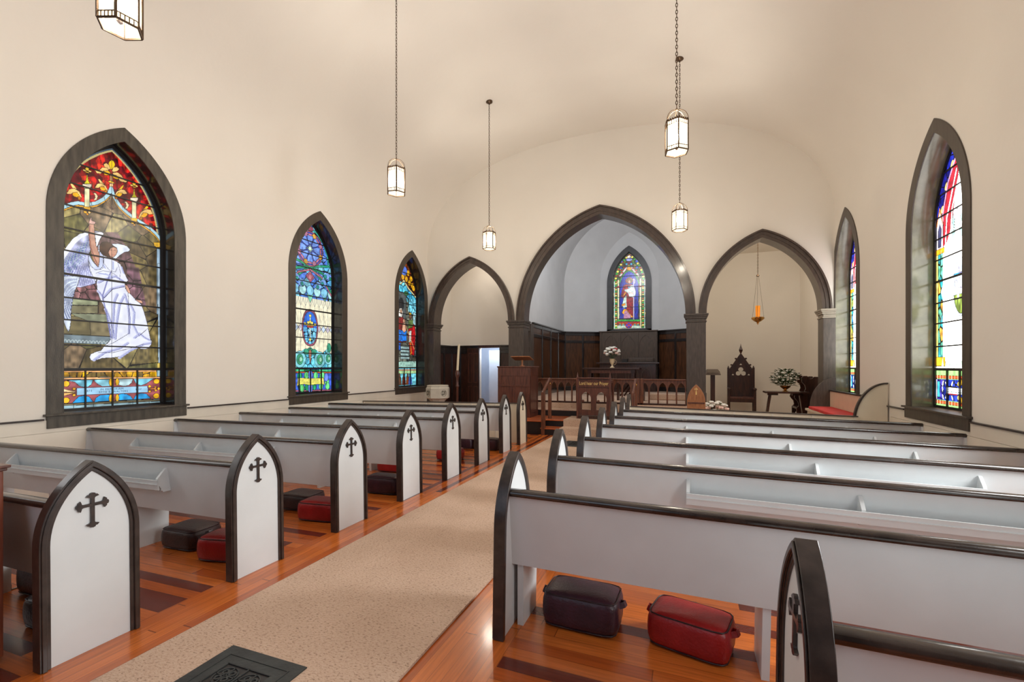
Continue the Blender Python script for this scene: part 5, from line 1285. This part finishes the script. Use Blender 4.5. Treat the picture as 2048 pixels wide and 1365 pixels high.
# --- blue and pale lattice window
def glass_cross(r, s, yc):
    XG = XL-.25
    A = lambda *P: [(lambda q: (q[0]-yc, q[1]))(side_pt(580+u/3.592, 430+v/3.592, XG)) for u, v in P]
    E = lambda *P: [(lambda q: (q[0]-yc, q[1]))(side_pt(580+u/17.07, 730+v/17.07, XG)) for u, v in P]
    c = Cv(-.6, .6, .97, 4.42, .0065, (236,232,206)); c.lw = .009
    zc = lambda v: A((150, v))[0][1]
    full = lambda z0, z1: [(-.6,z0),(.6,z0),(.6,z1),(-.6,z1)]
    c.poly(full(zc(640), zc(1110)), (240,234,204), False, .1)
    z0, z1 = zc(640), zc(-40)
    c.voronoi(full(zc(600), z1), [(84,130,226),(110,150,236),(70,120,206),(90,170,220),(120,190,214)], 90, seed=3, mot=.25)
    # lattice of long pointed scales
    for i in range(-5, 6):
        x = i*.12
        c.line([(x,1.46),(x,zc(520))], .006, (60,76,100))
    for i in range(-5, 6):
        x = i*.12
        for (za, zb_) in ((zc(660), zc(520)),):
            P = [(x+.12*sin(t*pi/16), za+(zb_-za)*(t/8)) for t in range(9)]; c.line(P, .006, (60,76,100)); c.line([(2*x-a, b) for a, b in P], .006, (60,76,100))
    for i in range(-5, 6):      # row of diamonds at mid height
        x = i*.12; zm = zc(815); h = .3
        c.poly([(x, zm+h*.25),(x+.06,zm),(x,zm-h*.25),(x-.06,zm)], (196,214,236) if i%2 else (214,206,222))
        P = [(x+.06*sin(t*pi/8)**1, zm-h+(h*2)*t/8) for t in range(9)]; c.line(P, .006, (60,76,100))
    # green pendants and curls under the rosette
    for x, y in ((-.4,560),(0,600),(.4,575)): c.poly([(x-.09,zc(y-40)),(x+.09,zc(y-40)),(x+.05,zc(y)),(x,zc(y+35)),(x-.05,zc(y))], (120,200,170)); 
    for i in range(-3, 4): c.ell((i*.19, zc(545)), .09, .1, (170,222,226) if i%2 else (130,196,226))
    # crossing bands
    for sg in (-1, 1):
        c.band([(sg*-.6, zc(430)),(0, zc(370)),(sg*.5, zc(500)),(sg*.62, zc(545))], .045, (40,150,110)); 
        c.band([(sg*-.6, zc(330)),(sg*-.3, zc(350)),(0,zc(372))], .04, (50,160,120))
        c.band([(sg*.6,zc(560)),(sg*.3,zc(430)),(0,zc(395))], .03, (176,110,130))
    for sg in (-1,1):
        for x, y in ((.36,470),(.22,500),(.45,410)): c.ell((sg*x, zc(y)), .085, .08, (124,170,232)); c.ell((sg*x*.92, zc(y+8)), .04, .042, (50,150,140))
    c.poly([(0,zc(405)),(.12,zc(445)),(0,zc(490)),(-.12,zc(445))], (150,84,110)); c.ell((0,zc(447)), .05, .06, (176,110,120))
    # rosette
    ce = (0, zc(245)); R = .355
    c.ell(ce, R, R, (172,104,120)); c.ell(ce, R*.93, R*.93, (70,84,190)); c.ell(ce, R*.86, R*.86, (190,120,150))
    for k in range(8):
        a = k*pi/4+pi/8; q = (ce[0]+R*.8*cos(a), ce[1]+R*.8*sin(a)); c.ell(q, .06, .06, (214,160,70) if k%2 else (180,120,150))
    c.ell(ce, R*.7, R*.7, (60,80,176))
    for k in range(8):
        a = k*pi/4; q = (ce[0]+R*.5*cos(a), ce[1]+R*.5*sin(a))
        c.poly([(ce[0]+R*.14*cos(a), ce[1]+R*.14*sin(a)), (ce[0]+R*.5*cos(a-.36), ce[1]+R*.5*sin(a-.36)), (ce[0]+R*.78*cos(a-.28), ce[1]+R*.78*sin(a-.28)), (ce[0]+R*.72*cos(a), ce[1]+R*.72*sin(a)), (ce[0]+R*.78*cos(a+.28), ce[1]+R*.78*sin(a+.28)), (ce[0]+R*.5*cos(a+.36), ce[1]+R*.5*sin(a+.36))], (118,156,238), mot=.2)
    P = []
    for k in range(8):
        a = k*pi/4; P += [(ce[0]+R*.34*cos(a)*(1 if k%2==0 else .7), ce[1]+R*.34*sin(a)*(1 if k%2==0 else .7)), (ce[0]+R*.1*cos(a+pi/8), ce[1]+R*.1*sin(a+pi/8))]
    c.poly(P, (196,232,200))
    # top greens
    for sg in (-1,1): c.band([(sg*.5,zc(330)),(sg*.47,zc(260)),(sg*.36,zc(180)),(sg*.2,zc(125)),(0,zc(90))], .03, (60,160,140))
    c.ell((0,zc(100)), .09, .05, (170,90,110)); 
    # mandorla with a cross
    ce = (0, zc(812)); a_, h_ = .21, .37
    P = [(a_*sin(t*pi/12)**.8 if t <= 12 else 0, ce[1]+h_*cos(t*pi/12)) for t in range(13)]; P = P+[(-x, z) for x, z in P[-2:0:-1]]
    c.poly(P, (150,84,100), lw=.012); Q = [(x*.84, ce[1]+(z-ce[1])*.88) for x, z in P]; c.poly(Q, (54,110,214)); c.voronoi([(x*.84, ce[1]+(z-ce[1])*.88) for x, z in P if z < ce[1]+.05], [(96,176,226),(120,196,232)], 12, seed=2)
    yl = (246,226,110); c.band([(0,ce[1]-.24),(0,ce[1]+.24)], .022, (200,226,226)); c.band([(-.11,ce[1]+.06),(.11,ce[1]+.06)], .02, yl)
    for x, z in ((0,.24),(0,-.24),(-.13,.07),(.13,.07),(-.05,.1),(.05,.1),(0,.12)): c.ell((x, ce[1]+z), .03, .03, yl)
    c.poly([(-.1,ce[1]+.02),(-.06,ce[1]+.0),(.06,ce[1]+.0),(.1,ce[1]+.02),(.06,ce[1]+.045),(-.06,ce[1]+.045)], (170,70,60))
    # lower curls
    zt, zb_ = zc(1000), 1.46
    c.voronoi([(-.6,1.46),(.6,1.46),(.6,zc(1030)),(.45,zc(960)),(.3,zc(1000)),(.15,zc(965)),(0,zc(1000)),(-.15,zc(965)),(-.3,zc(1000)),(-.45,zc(960)),(-.6,zc(1000))], [(110,204,226),(90,186,216),(130,214,222)], 26, seed=7)
    for x, y, rr in ((-.26,1040,.15),(.26,1040,.15),(-.5,1040,.12),(.5,1030,.12)):
        c.ell((x,zc(y)), rr, rr*1.1, (130,206,216)); c.ell((x,zc(y)), rr*.55, rr*.7, (70,160,120)); c.ell((x+.02,zc(y)), rr*.25, rr*.35, (160,220,190))
    for x, y in ((0,975),(-.1,985),(.1,985)): c.ell((x,zc(y)), .07, .06, (60,150,120))
    for x, y in ((.52,950),(-.5,965)): c.ell((x,zc(y)), .06, .1, (64,150,120))
    c.poly([(0,zc(960)),(.04,zc(990)),(0,zc(1080)),(-.04,zc(990))], (160,110,90))
    # lower panel
    c.poly([(-.6,.95),(.6,.95),(.6,1.46),(-.6,1.46)], (70,104,214), False, .25)
    c.poly(E((0,150),(1400,160),(1400,235),(0,230)), (70,190,130)); c.poly(E((480,155),(990,165),(990,230),(480,228)), (30,100,66)); c.band(E((0,255),(1450,268)), .02, (196,96,60)); c.band(E((0,900),(1450,862)), .02, (170,100,120)); c.poly(E((0,945),(1450,895),(1450,1010),(0,1060)), (24,70,66))
    for x, y in ((330,390),(560,370),(880,370),(1080,390),(360,760),(590,760),(830,740),(1060,730),(1260,560),(1280,730),(420,800),(1120,380)):
        c.ell(E((x,y))[0], .06, .075, (40,160,110) if (x//10)%2 else (110,220,130), mot=.4)
    for x, y in ((1240,430),(700,350),(700,800)): c.ell(E((x,y))[0], .06, .09, (110,136,232))
    c.poly(E((265,455),(480,455),(700,470),(940,455),(1140,445),(1160,560),(1180,690),(1100,655),(900,665),(700,700),(480,665),(320,670),(235,740),(262,600)), (232,226,110), mot=.15)
    for j, v in enumerate((520, 590)):
        for i in range(8):
            x = 320+i*100+(j*30); c.line(E((x,v),(x+62,v-2)), .009, (170,160,84))
    c.build('stained_glass', OUT, lambda u, v: np.stack([np.full_like(u, s*.25), u, v], 1), M['glass_l'], r)

# --- small far window with seated and standing figures
def glass_figures(r, s, yc):
    XG = XL-.25
    A = lambda *P: [(lambda q: (q[0]-yc, q[1]))(side_pt(790+u/4.543, 500+v/4.543, XG)) for u, v in P]
    c = Cv(-.6, .6, .97, 4.42, .01, (60,52,44)); c.lw = .013
    zc = lambda v: A((130, v))[0][1]
    c.voronoi([(-.6,1.4),(.6,1.4),(.6,4.4),(-.6,4.4)], [(70,66,56),(92,88,76),(60,70,74),(104,108,96)], 70, seed=3)
    c.voronoi([(-.6,zc(300)),(.6,zc(430)),(.6,4.4),(-.6,4.4)], [(90,34,18),(60,24,14),(110,50,20)], 40, seed=5)
    for x, v in ((-.1,170),(.05,230),(.2,215),(.34,260),(.4,320),(-.05,265),(.12,275),(.46,340),(-.3,260),(.26,300),(.0,150)): c.ell((x, zc(v)), .07, .08, (226,166,30))
    c.ell((0,zc(205)), .15, .13, (90,120,210)); 
    c.voronoi([(-.6,zc(340)),(0,zc(300)),(.6,zc(420)),(.6,zc(520)),(-.6,zc(400))], [(80,190,222),(110,204,226),(60,160,200)], 16, seed=4)
    c.band([(-.6,zc(340)),(-.15,zc(330)),(0,zc(295)),(.2,zc(350)),(.6,zc(420))], .03, (226,214,160))
    c.voronoi([(.2,zc(450)),(.6,zc(440)),(.6,zc(600)),(.2,zc(560))], [(110,196,220),(150,210,214)], 6, seed=4)
    c.poly([(-.5,zc(390)),(.1,zc(410)),(.1,zc(640)),(-.5,zc(620))], (78,84,84)); c.ell((-.12,zc(510)), .12, .17, (38,40,44)); c.ell((.1,zc(405)), .1, .06, (50,104,60))
    # seated figure
    c.poly([(-.35,zc(640)),(-.05,zc(620)),(.12,zc(700)),(.1,zc(840)),(-.2,zc(850)),(-.45,zc(760))], (120,34,34), mot=.3); c.poly([(-.5,zc(730)),(-.1,zc(740)),(.12,zc(740)),(.12,zc(830)),(-.1,zc(840)),(-.5,zc(820))], (30,110,206), mot=.3); c.poly([(-.45,zc(610)),(-.28,zc(590)),(-.25,zc(640)),(-.45,zc(700))], (40,90,180))
    c.poly([(-.28,zc(620)),(-.2,zc(550)),(-.1,zc(545)),(-.04,zc(580)),(-.1,zc(625))], (226,222,214)); c.ell((-.13,zc(575)), .05, .065, (206,160,130)); 
    c.poly([(-.06,zc(675)),(.06,zc(670)),(.1,zc(740)),(.0,zc(760)),(-.08,zc(735))], (216,166,136)); c.ell((0,zc(655)), .05, .055, (206,150,120))
    # standing robed figures
    c.poly([(.22,zc(640)),(.5,zc(630)),(.56,zc(760)),(.5,zc(960)),(.3,zc(950)),(.2,zc(780))], (170,26,30), mot=.3); c.poly([(.22,zc(640)),(.45,zc(630)),(.42,zc(700)),(.2,zc(720))], (90,110,60)); c.poly([(.24,zc(740)),(.36,zc(730)),(.34,zc(850)),(.24,zc(840))], (206,206,196)); c.ell((.3,zc(610)), .055, .06, (120,80,60)); c.ell((.3,zc(580)), .06, .025, (230,180,50)); c.poly([(.44,zc(560)),(.56,zc(560)),(.56,zc(680)),(.44,zc(670))], (150,190,200))
    c.band([(.3,zc(840)),(.36,zc(930)),(.32,zc(950))], .03, (220,140,40)); c.line([(.1,zc(700)),(.5,zc(900))], .02, (190,170,110))
    # steps
    for k in range(4): c.poly([(-.15,zc(880+k*30)),(.25,zc(880+k*30)),(.25,zc(905+k*30)),(-.15,zc(905+k*30))], (140,166,166))
    c.poly([(-.5,zc(860)),(-.2,zc(880)),(-.28,zc(1010)),(-.5,zc(1020))], (206,150,40), mot=.4); c.poly([(-.3,zc(850)),(-.15,zc(850)),(-.16,zc(920)),(-.3,zc(915))], (40,90,180))
    c.poly([(-.6,zc(1020)),(.6,zc(1010)),(.6,1.46),(-.6,1.46)], (150,190,176)); c.line([(.2,zc(950)),(.55,zc(1030))], .02, (60,60,60))
    # lower panel
    c.poly([(-.6,.95),(.6,.95),(.6,1.46),(-.6,1.46)], (110,196,214), False, .3); c.band([(-.6,1.40),(.6,1.40)], .03, (196,150,120)); c.poly([(-.6,1.3),(.6,1.3),(.6,1.38),(-.6,1.38)], (170,210,150))
    for x, col in ((-.48,(60,34,30)),(-.2,(90,60,40)),(0,(96,40,26)),(.18,(120,60,30)),(.3,(60,90,170))): c.poly([(x-.09,1.0),(x+.09,1.0),(x+.06,1.22),(x-.06,1.22)], col); c.ell((x,1.26), .04, .05, (90,60,46))
    c.poly([(-.6,1.0),(-.25,1.0),(-.25,1.16),(-.6,1.16)], (60,160,226))
    c.build('stained_glass', OUT, lambda u, v: np.stack([np.full_like(u, s*.25), u, v], 1), M['glass_l'], r)

# --- bright windows on the right wall
def glass_bright(medal, seed):
    def fn(r, s, yc):
        # u grows towards the chancel (left in the photo)
        c = Cv(-.6, .6, .97, 4.42, .0065, (255,255,255)); c.lw = .008
        WH = (262,262,258)
        c.poly([(-.6,1.4),(.6,1.4),(.6,4.4),(-.6,4.4)], WH, False, .02)
        c.voronoi([(-.6,3.3),(-.6,4.4),(.6,4.4),(.6,3.3),(.42,3.3),(.3,3.8),(0,4.25),(-.3,3.8),(-.42,3.3)], [(26,34,130),(40,50,160),(20,20,96)], 60, seed=seed)
        for sg in (-1, 1):
            for k, (x, z) in enumerate(((.5,3.32),(.44,3.55),(.34,3.82),(.2,4.05),(.53,3.15))): c.ell((sg*x, z), .03, .055, (250,214,130), a=sg*.5)
            c.poly([(sg*.43,3.05),(sg*.40,3.5),(sg*.28,3.85),(sg*.06,4.18),(sg*.02,4.02),(sg*.14,3.6),(sg*.2,3.3),(sg*.32,3.1)], (176,40,54), mot=.2)
            c.band([(sg*.45,2.95),(sg*.42,3.5),(sg*.3,3.85),(sg*.04,4.22)], .026, (200,150,190)); c.band([(sg*.36,3.05),(sg*.33,3.4),(sg*.1,3.95)], .022, (240,230,240)); c.band([(sg*.24,3.1),(sg*.2,3.5),(sg*.0,3.95)], .024, (250,244,236))
            # teal columns with orange capitals
            c.poly([(sg*.42,1.62),(sg*.54,1.62),(sg*.54,2.98),(sg*.42,2.98)], (60,150,150), mot=.5); c.voronoi([(sg*.425,1.65),(sg*.535,1.65),(sg*.535,2.96),(sg*.425,2.96)], [(40,140,150),(90,180,150),(30,110,160),(190,190,70),(210,150,60)], 16, seed=seed+3, asp=.5)
            c.poly([(sg*.54,1.5),(sg*.60,1.5),(sg*.60,3.1),(sg*.54,3.1)], (236,206,110)); c.poly([(sg*.38,2.98),(sg*.6,2.98),(sg*.6,3.05),(sg*.38,3.05)], (240,150,30)); c.poly([(sg*.36,1.50),(sg*.6,1.50),(sg*.6,1.62),(sg*.36,1.62)], (244,170,40))
            c.poly([(sg*.42,3.05),(sg*.58,3.05),(sg*.58,3.34),(sg*.5,3.55),(sg*.42,3.34)], (210,200,214)); c.poly([(sg*.46,3.07),(sg*.54,3.07),(sg*.54,3.3),(sg*.5,3.38),(sg*.46,3.3)], (60,60,90)); c.band([(sg*.42,3.36),(sg*.5,3.58),(sg*.58,3.36)], .012, (220,130,50))
        # pale lattice
        for i in range(-5, 6):
            x = i*.085
            for z0, z1, col in ((1.62,1.78,(190,226,190)),): c.poly([(x-.03,1.49),(x,1.62),(x+.03,1.49)], col, lc=(130,140,140), lw=.005)
            for z in (2.05, 2.9): c.line([(x,z),(x,z+.07)], .005, (170,176,176)); c.line([(x+.042,z+.05),(x+.042,z+.12)], .005, (180,184,184))
            c.poly([(x,2.38),(x+.042,2.47),(x,2.56),(x-.042,2.47)], (214,236,208) if i%2 else WH, lc=(150,160,150), lw=.005)
            c.line([(x,3.15),(x,3.45)], .005, (150,160,160))
        for x in (-.17, .0, .17): c.poly([(x-.05,3.2),(x,3.05),(x+.05,3.2),(x,3.42)], (170,220,206), lc=(120,130,130), lw=.005)
        for x in (-.085, .085): c.band([(x-.08,3.2),(x-.05,3.35),(x,3.48),(x+.05,3.35),(x+.08,3.2)], .006, (236,240,240))
        # medallion
        if medal:
            ce = (.0, 2.47); a_, h_ = .19, .36
            P = [(a_*sin(t*pi/12), ce[1]+h_*cos(t*pi/12)) for t in range(13)]; P = P+[(-x, z) for x, z in P[-2:0:-1]]
            c.poly(P, (200,216,226), lc=(90,80,110)); c.poly([(x*.9, ce[1]+(z-ce[1])*.9) for x, z in P if z < ce[1]-.06], (120,140,60), mot=.4); c.band([(-.15,ce[1]+.17),(.15,ce[1]+.17)], .014, (60,160,220))
            c.poly([(-.1,ce[1]-.1),(-.08,ce[1]-.02),(.05,ce[1]),(.1,ce[1]+.1),(.14,ce[1]+.1),(.13,ce[1]+.03),(.09,ce[1]-.03),(.08,ce[1]-.14),(.05,ce[1]-.14),(.04,ce[1]-.07),(-.05,ce[1]-.07),(-.07,ce[1]-.15),(-.1,ce[1]-.15)], (236,232,236), lc=(90,80,110)); c.line([(.0,ce[1]-.05),(.05,ce[1]+.26)], .01, (120,90,130)); c.line([(-.03,ce[1]+.18),(.09,ce[1]+.16)], .01, (120,90,130))
        # lower panel
        c.poly([(-.6,.95),(.6,.95),(.6,1.46),(-.6,1.46)], (150,206,120), False, .15)
        for z in (1.36, 1.03): c.band([(-.6,z),(.6,z)], .03, (206,84,40))
        for i in range(-8, 9): c.line([(i*.07,1.34),(i*.07,1.38)], .01, (240,190,160)); c.line([(i*.07,1.01),(i*.07,1.05)], .01, (240,190,160))
        c.voronoi([(-.58,1.06),(.58,1.06),(.58,1.33),(-.58,1.33)], [(24,36,130),(40,60,170),(60,50,150)], 26, seed=seed+1)
        for sg in (-1, 1):
            c.poly([(sg*.5,1.09),(sg*.56,1.09),(sg*.56,1.3),(sg*.5,1.3)], (60,170,200)); c.poly([(sg*.57,1.06),(sg*.6,1.06),(sg*.6,1.33),(sg*.57,1.33)], (236,230,240))
            for x, z, a in ((.42,1.28,.3),(.42,1.10,-.3),(.34,1.27,-.6),(.34,1.11,.6),(.43,1.2,0),(.2,1.28,.5),(.2,1.1,-.5)): c.ell((sg*x,z), .014, .04, (240,244,220), a=a)
            c.poly([(sg*.34,1.14),(sg*.08,1.14),(sg*.08,1.24),(sg*.34,1.24)], (196,40,50))
        for z, q in ((1.295, 1), (1.095, -1)):
            c.poly([(0,z+q*.07),(.035,z),(0,z-q*.04),(-.035,z)], (244,190,50)); c.ell((.05,z-q*.015), .035, .03, (250,206,100)); c.ell((-.05,z-q*.015), .035, .03, (250,206,100))
        c.poly([(-.32,1.15),(.32,1.15),(.32,1.23),(-.32,1.23)], (244,250,250))
        for zz in (1.175, 1.205):
            for i in range(11): c.line([(-.27+i*.052,zz),(-.25+i*.052+.012,zz)], .009, (70,110,110))
        c.build('stained_glass', OUT, lambda u, v: np.stack([np.full_like(u, s*.25), u, v], 1), M['glass_r'], r, dim=.4)
    return fn

side_window(1, -1, 3.76, glass_angel)
side_window(2, -1, 7.15, glass_cross)
side_window(3, -1, 10.42, glass_figures)
side_window(4, 1, 7.16, glass_bright(True, 3))
side_window(5, 1, 10.55, glass_bright(False, 8))
side_window(6, -1, .4, None); side_window(7, 1, .4, None); side_window(8, 1, 3.76, None)

# --- chancel lancet
r = thing('window_9', None, None, (XC, CY2, 0), kind='structure'); f = lambda u, v, w: (u, w, v)
MB().ring(arch(.80, 4.55, 1.63, 24, 2.79), arch(.612, 4.55, 1.442, 24, 2.86), f, -.04, .0).box(-.8,.8,-.04,0,2.79,2.87).build('casing', mat('chancel_casing', rgb(50,50,54), .4, var=.1), r, smooth=30)
MB().ring(arch(.63, 4.55, 1.46, 24, 2.86), arch(.619, 4.55, 1.449, 24, 2.86), f, 0, .3).box(-.62,.62,0,.3,2.84,2.861).build('reveal', M['reveal'], r)
c = Cv(-.6, .6, 2.87, 5.85, .009, (40,50,60)); c.lw = .01
cx = lambda px: (lambda t: t*CSN*17.45/(1+SN*t))((px-1370)/979.15)-XC
def Q(*P):
    o = []
    for u, v in P:
        px, py = 1180+u/5.46, 450+v/5.46; t = (px-1370)/979.15; X = t*CSN*17.5/(1+SN*t); d = -SN*X+CSN*17.5; o.append((X-XC, HZ-(py-733)*d/F_))
    return o
full = [(-.6,2.87),(.6,2.87),(.6,5.85),(-.6,5.85)]
c.voronoi(full, [(40,110,50),(96,120,40),(120,70,30),(60,90,40),(150,130,60),(30,60,60)], 420, seed=2)
rs = random.Random(4)
for i in range(24):
    z = 2.95+i*.075
    for sg in (-1, 1): c.ell((sg*.49, z), .045, .028, ((50,160,60),(230,224,110),(196,120,40))[i%3]); c.line([(sg*.40,z-.04),(sg*.40,z+.04)], .05, (226,222,180)); c.line([(sg*.545,z-.04),(sg*.545,z+.04)], .02, (190,220,220))
for i in range(13):
    t = i/12; z = 4.72+1.0*t; x = arch_hwc(z) if False else max(0, sqrt(max(0,1.42**2-(z-4.55)**2))-.83)
    for sg in (-1,1): c.ell((sg*(x-.07), z), .045, .04, ((60,170,60),(240,220,90),(160,70,30))[i%3])
c.poly(Q((325,1030),(325,640),(345,590),(385,530),(430,500),(475,530),(515,590),(530,640),(530,1030)), (26,40,150), mot=.4)
c.band(Q((322,640),(345,580),(385,525),(430,500),(480,525),(515,580),(534,640)), .03, (40,150,60)); 
for P in (((330,560),(400,470)),((455,470),(530,555))): c.band(Q(*P), .06, (222,206,204))
c.ell(Q((428,478))[0], .09, .075, (206,140,40)); c.poly(Q((380,440),(400,405),(455,400),(475,440),(450,455),(430,430),(405,455)), (90,26,40)); c.ell(Q((400,430))[0], .04, .04, (60,170,210)); c.ell(Q((452,430))[0], .04, .04, (60,170,210)); c.ell(Q((428,380))[0], .12, .06, (150,160,230)); c.ell(Q((428,350))[0], .07, .05, (220,216,200)); c.ell(Q((428,310))[0], .09, .05, (50,150,60))
for u, v in ((345,400),(510,400),(340,470),(515,465)): c.ell(Q((u,v))[0], .05, .05, (60,90,190))
for u, v in ((350,500),(350,525),(505,500),(505,525),(310,680),(545,675),(375,470),(475,475)): c.ell(Q((u,v))[0], .05, .03, (176,34,26))
# figure holding a lamb
c.ell(Q((430,610))[0], .13, .115, (196,60,40)); c.ell(Q((430,612))[0], .1, .095, (60,150,80)); c.ell(Q((428,616))[0], .075, .085, (150,90,50)); c.ell(Q((432,625))[0], .045, .06, (226,170,140))
c.poly(Q((390,650),(460,650),(485,700),(480,800),(470,900),(475,1015),(440,1000),(400,925),(395,850),(360,800),(340,780),(350,720),(365,670)), (130,20,34), mot=.3)
c.poly(Q((370,800),(400,770),(398,850),(405,900),(370,915),(350,880)), (190,220,206)); c.poly(Q((395,650),(415,690),(405,740),(370,790),(358,785),(385,700)), (190,40,50)); c.poly(Q((408,730),(380,770),(358,785),(375,745)), (216,140,40))
c.poly(Q((345,870),(385,855),(390,880),(350,890)), (220,140,40)); c.poly(Q((350,960),(370,920),(400,925),(470,1010),(455,1015),(400,950),(375,985)), (226,150,30)); c.poly(Q((380,940),(400,935),(445,990),(450,1025),(365,1030),(370,980)), (170,120,150)); c.ell(Q((380,1040))[0], .04, .025, (230,220,210)); c.ell(Q((475,1035))[0], .04, .025, (230,220,210))
c.poly(Q((375,710),(420,700),(440,665),(470,660),(485,685),(500,730),(498,770),(470,795),(430,785),(415,745),(380,725)), (206,224,222)); c.ell(Q((428,684))[0], .04, .035, (110,160,200)); c.line(Q((420,735),(470,750)), .03, (220,180,170))
c.line(Q((478,600),(478,1030)), .022, (206,196,214)); c.line(Q((470,600),(480,590),(490,605),(488,640)), .02, (206,196,214))
c.poly(Q((300,1035),(550,1035),(550,1055),(300,1055)), (40,150,60)); c.poly(Q((298,1058),(550,1058),(550,1130),(298,1130)), (150,30,30))
for u in (330, 365, 490, 525): c.ell(Q((u,1088))[0], .055, .045, (226,130,40)); c.ell(Q((u,1092))[0], .035, .03, (40,140,150))
c.poly(Q((298,1100),(550,1100),(550,1130),(298,1130)), (170,190,170)); c.ell(Q((424,1098))[0], .125, .115, (200,40,60)); c.ell(Q((424,1098))[0], .1, .095, (40,50,190))
c.band(Q((400,1075),(448,1120)), .02, (206,40,70)); c.band(Q((448,1075),(400,1120)), .02, (206,40,70))
c.build('stained_glass', arch(.585, 4.55, 1.415, 20, 2.90), lambda u, v: np.stack([u, np.full_like(u, .13), v], 1), M['glass_c'], r)
b = MB().ring(arch(.619, 4.55, 1.449, 20, 2.86), arch(.58, 4.55, 1.41, 20, 2.90), f, .1, .14).box(-.61,.61,.1,.14,2.86,2.90)
for z in (3.28, 3.7, 4.08, 4.46, 4.86, 5.2, 5.5):
    hw = .6 if z < 4.55 else max(.02, sqrt(1.449**2-(z-4.55)**2)-.83); b.box(-hw, hw, .105, .122, z-.009, z+.009)
b.build('glazing_bar', M['black'], r)
# ------------------------------------------------------------------ light
def area(name, loc, rot, sx, sy, e, col):
    d = bpy.data.lights.new(name, 'AREA'); d.shape = 'RECTANGLE'; d.size = sx; d.size_y = sy; d.energy = e; d.color = col
    o = bpy.data.objects.new(name, d); C.objects.link(o); o.location = loc; o.rotation_euler = rot; return o
area('rear_fill', (XC, YB-.1, 3.3), (-pi/2, 0, pi), 3.1, 4.1, 2, (.95,.97,1))  # added fill from behind; no window is known in the rear wall
area('window_daylight', (XR+.2, .4, 2.6), (0, pi/2, 0), 3.0, 1.1, 52, (.95,.98,1))
area('window_daylight', (XR+.2, 3.76, 2.6), (0, pi/2, 0), 3.0, 1.1, 160, (.97,.99,1))
area('window_daylight', (XL-.2, .4, 2.6), (0, -pi/2, 0), 3.0, 1.1, 14, (.85,.92,1))
# the closet lamp
pl = bpy.data.lights.new('closet_lamp', 'POINT'); pl.energy = 22; pl.color = (.78,.87,1); pl.shadow_soft_size = .1
o = bpy.data.objects.new('closet_lamp', pl); C.objects.link(o); o.location = (-5.5, 12.95, 2.2)
def fill_light(name, loc, rx, sx, sy, e, col): return area(name, loc, (rx, 0, 0), sx, sy, e, col)
# added fill lights behind the arch wall; no real lamps hang there
fill_light('chancel_fill', (XC, YF+.42, 5.75), math.radians(62), 1.2, .25, 78, (.95,.97,1))
fill_light('alcove_fill', (1.55, YF+.42, 4.45), math.radians(50), .5, .15, 14, (1,.9,.76))
fill_light('chamber_fill', (-5.43, YF+.42, 4.45), math.radians(62), .5, .15, 6, (1,.9,.78))
w = bpy.data.worlds.new('world'); bpy.context.scene.world = w; w.use_nodes = True
w.node_tree.nodes['Background'].inputs[0].default_value = (.75,.85,1,1); w.node_tree.nodes['Background'].inputs[1].default_value = 1.0

# ------------------------------------------------------------------ camera
cam = bpy.data.cameras.new('camera'); co_ = bpy.data.objects.new('camera', cam); C.objects.link(co_)
co_.location = (0, 0, 1.5); co_.rotation_euler = (pi/2, 0, math.radians(20.69))
cam.sensor_width = 36; cam.lens = 36*916/2048; cam.shift_y = -(682.5-733)/2048*1.0; cam.clip_start = .02
bpy.context.scene.camera = co_
sc = bpy.context.scene
sc.view_settings.view_transform = 'Standard'; sc.view_settings.look = 'None'; sc.view_settings.gamma = 1; sc.view_settings.use_curve_mapping = False
sc.view_settings.exposure = 0.25
sc.cycles.max_bounces = 10; sc.cycles.diffuse_bounces = 6; sc.cycles.sample_clamp_indirect = 6
sc.cycles.use_denoising = True
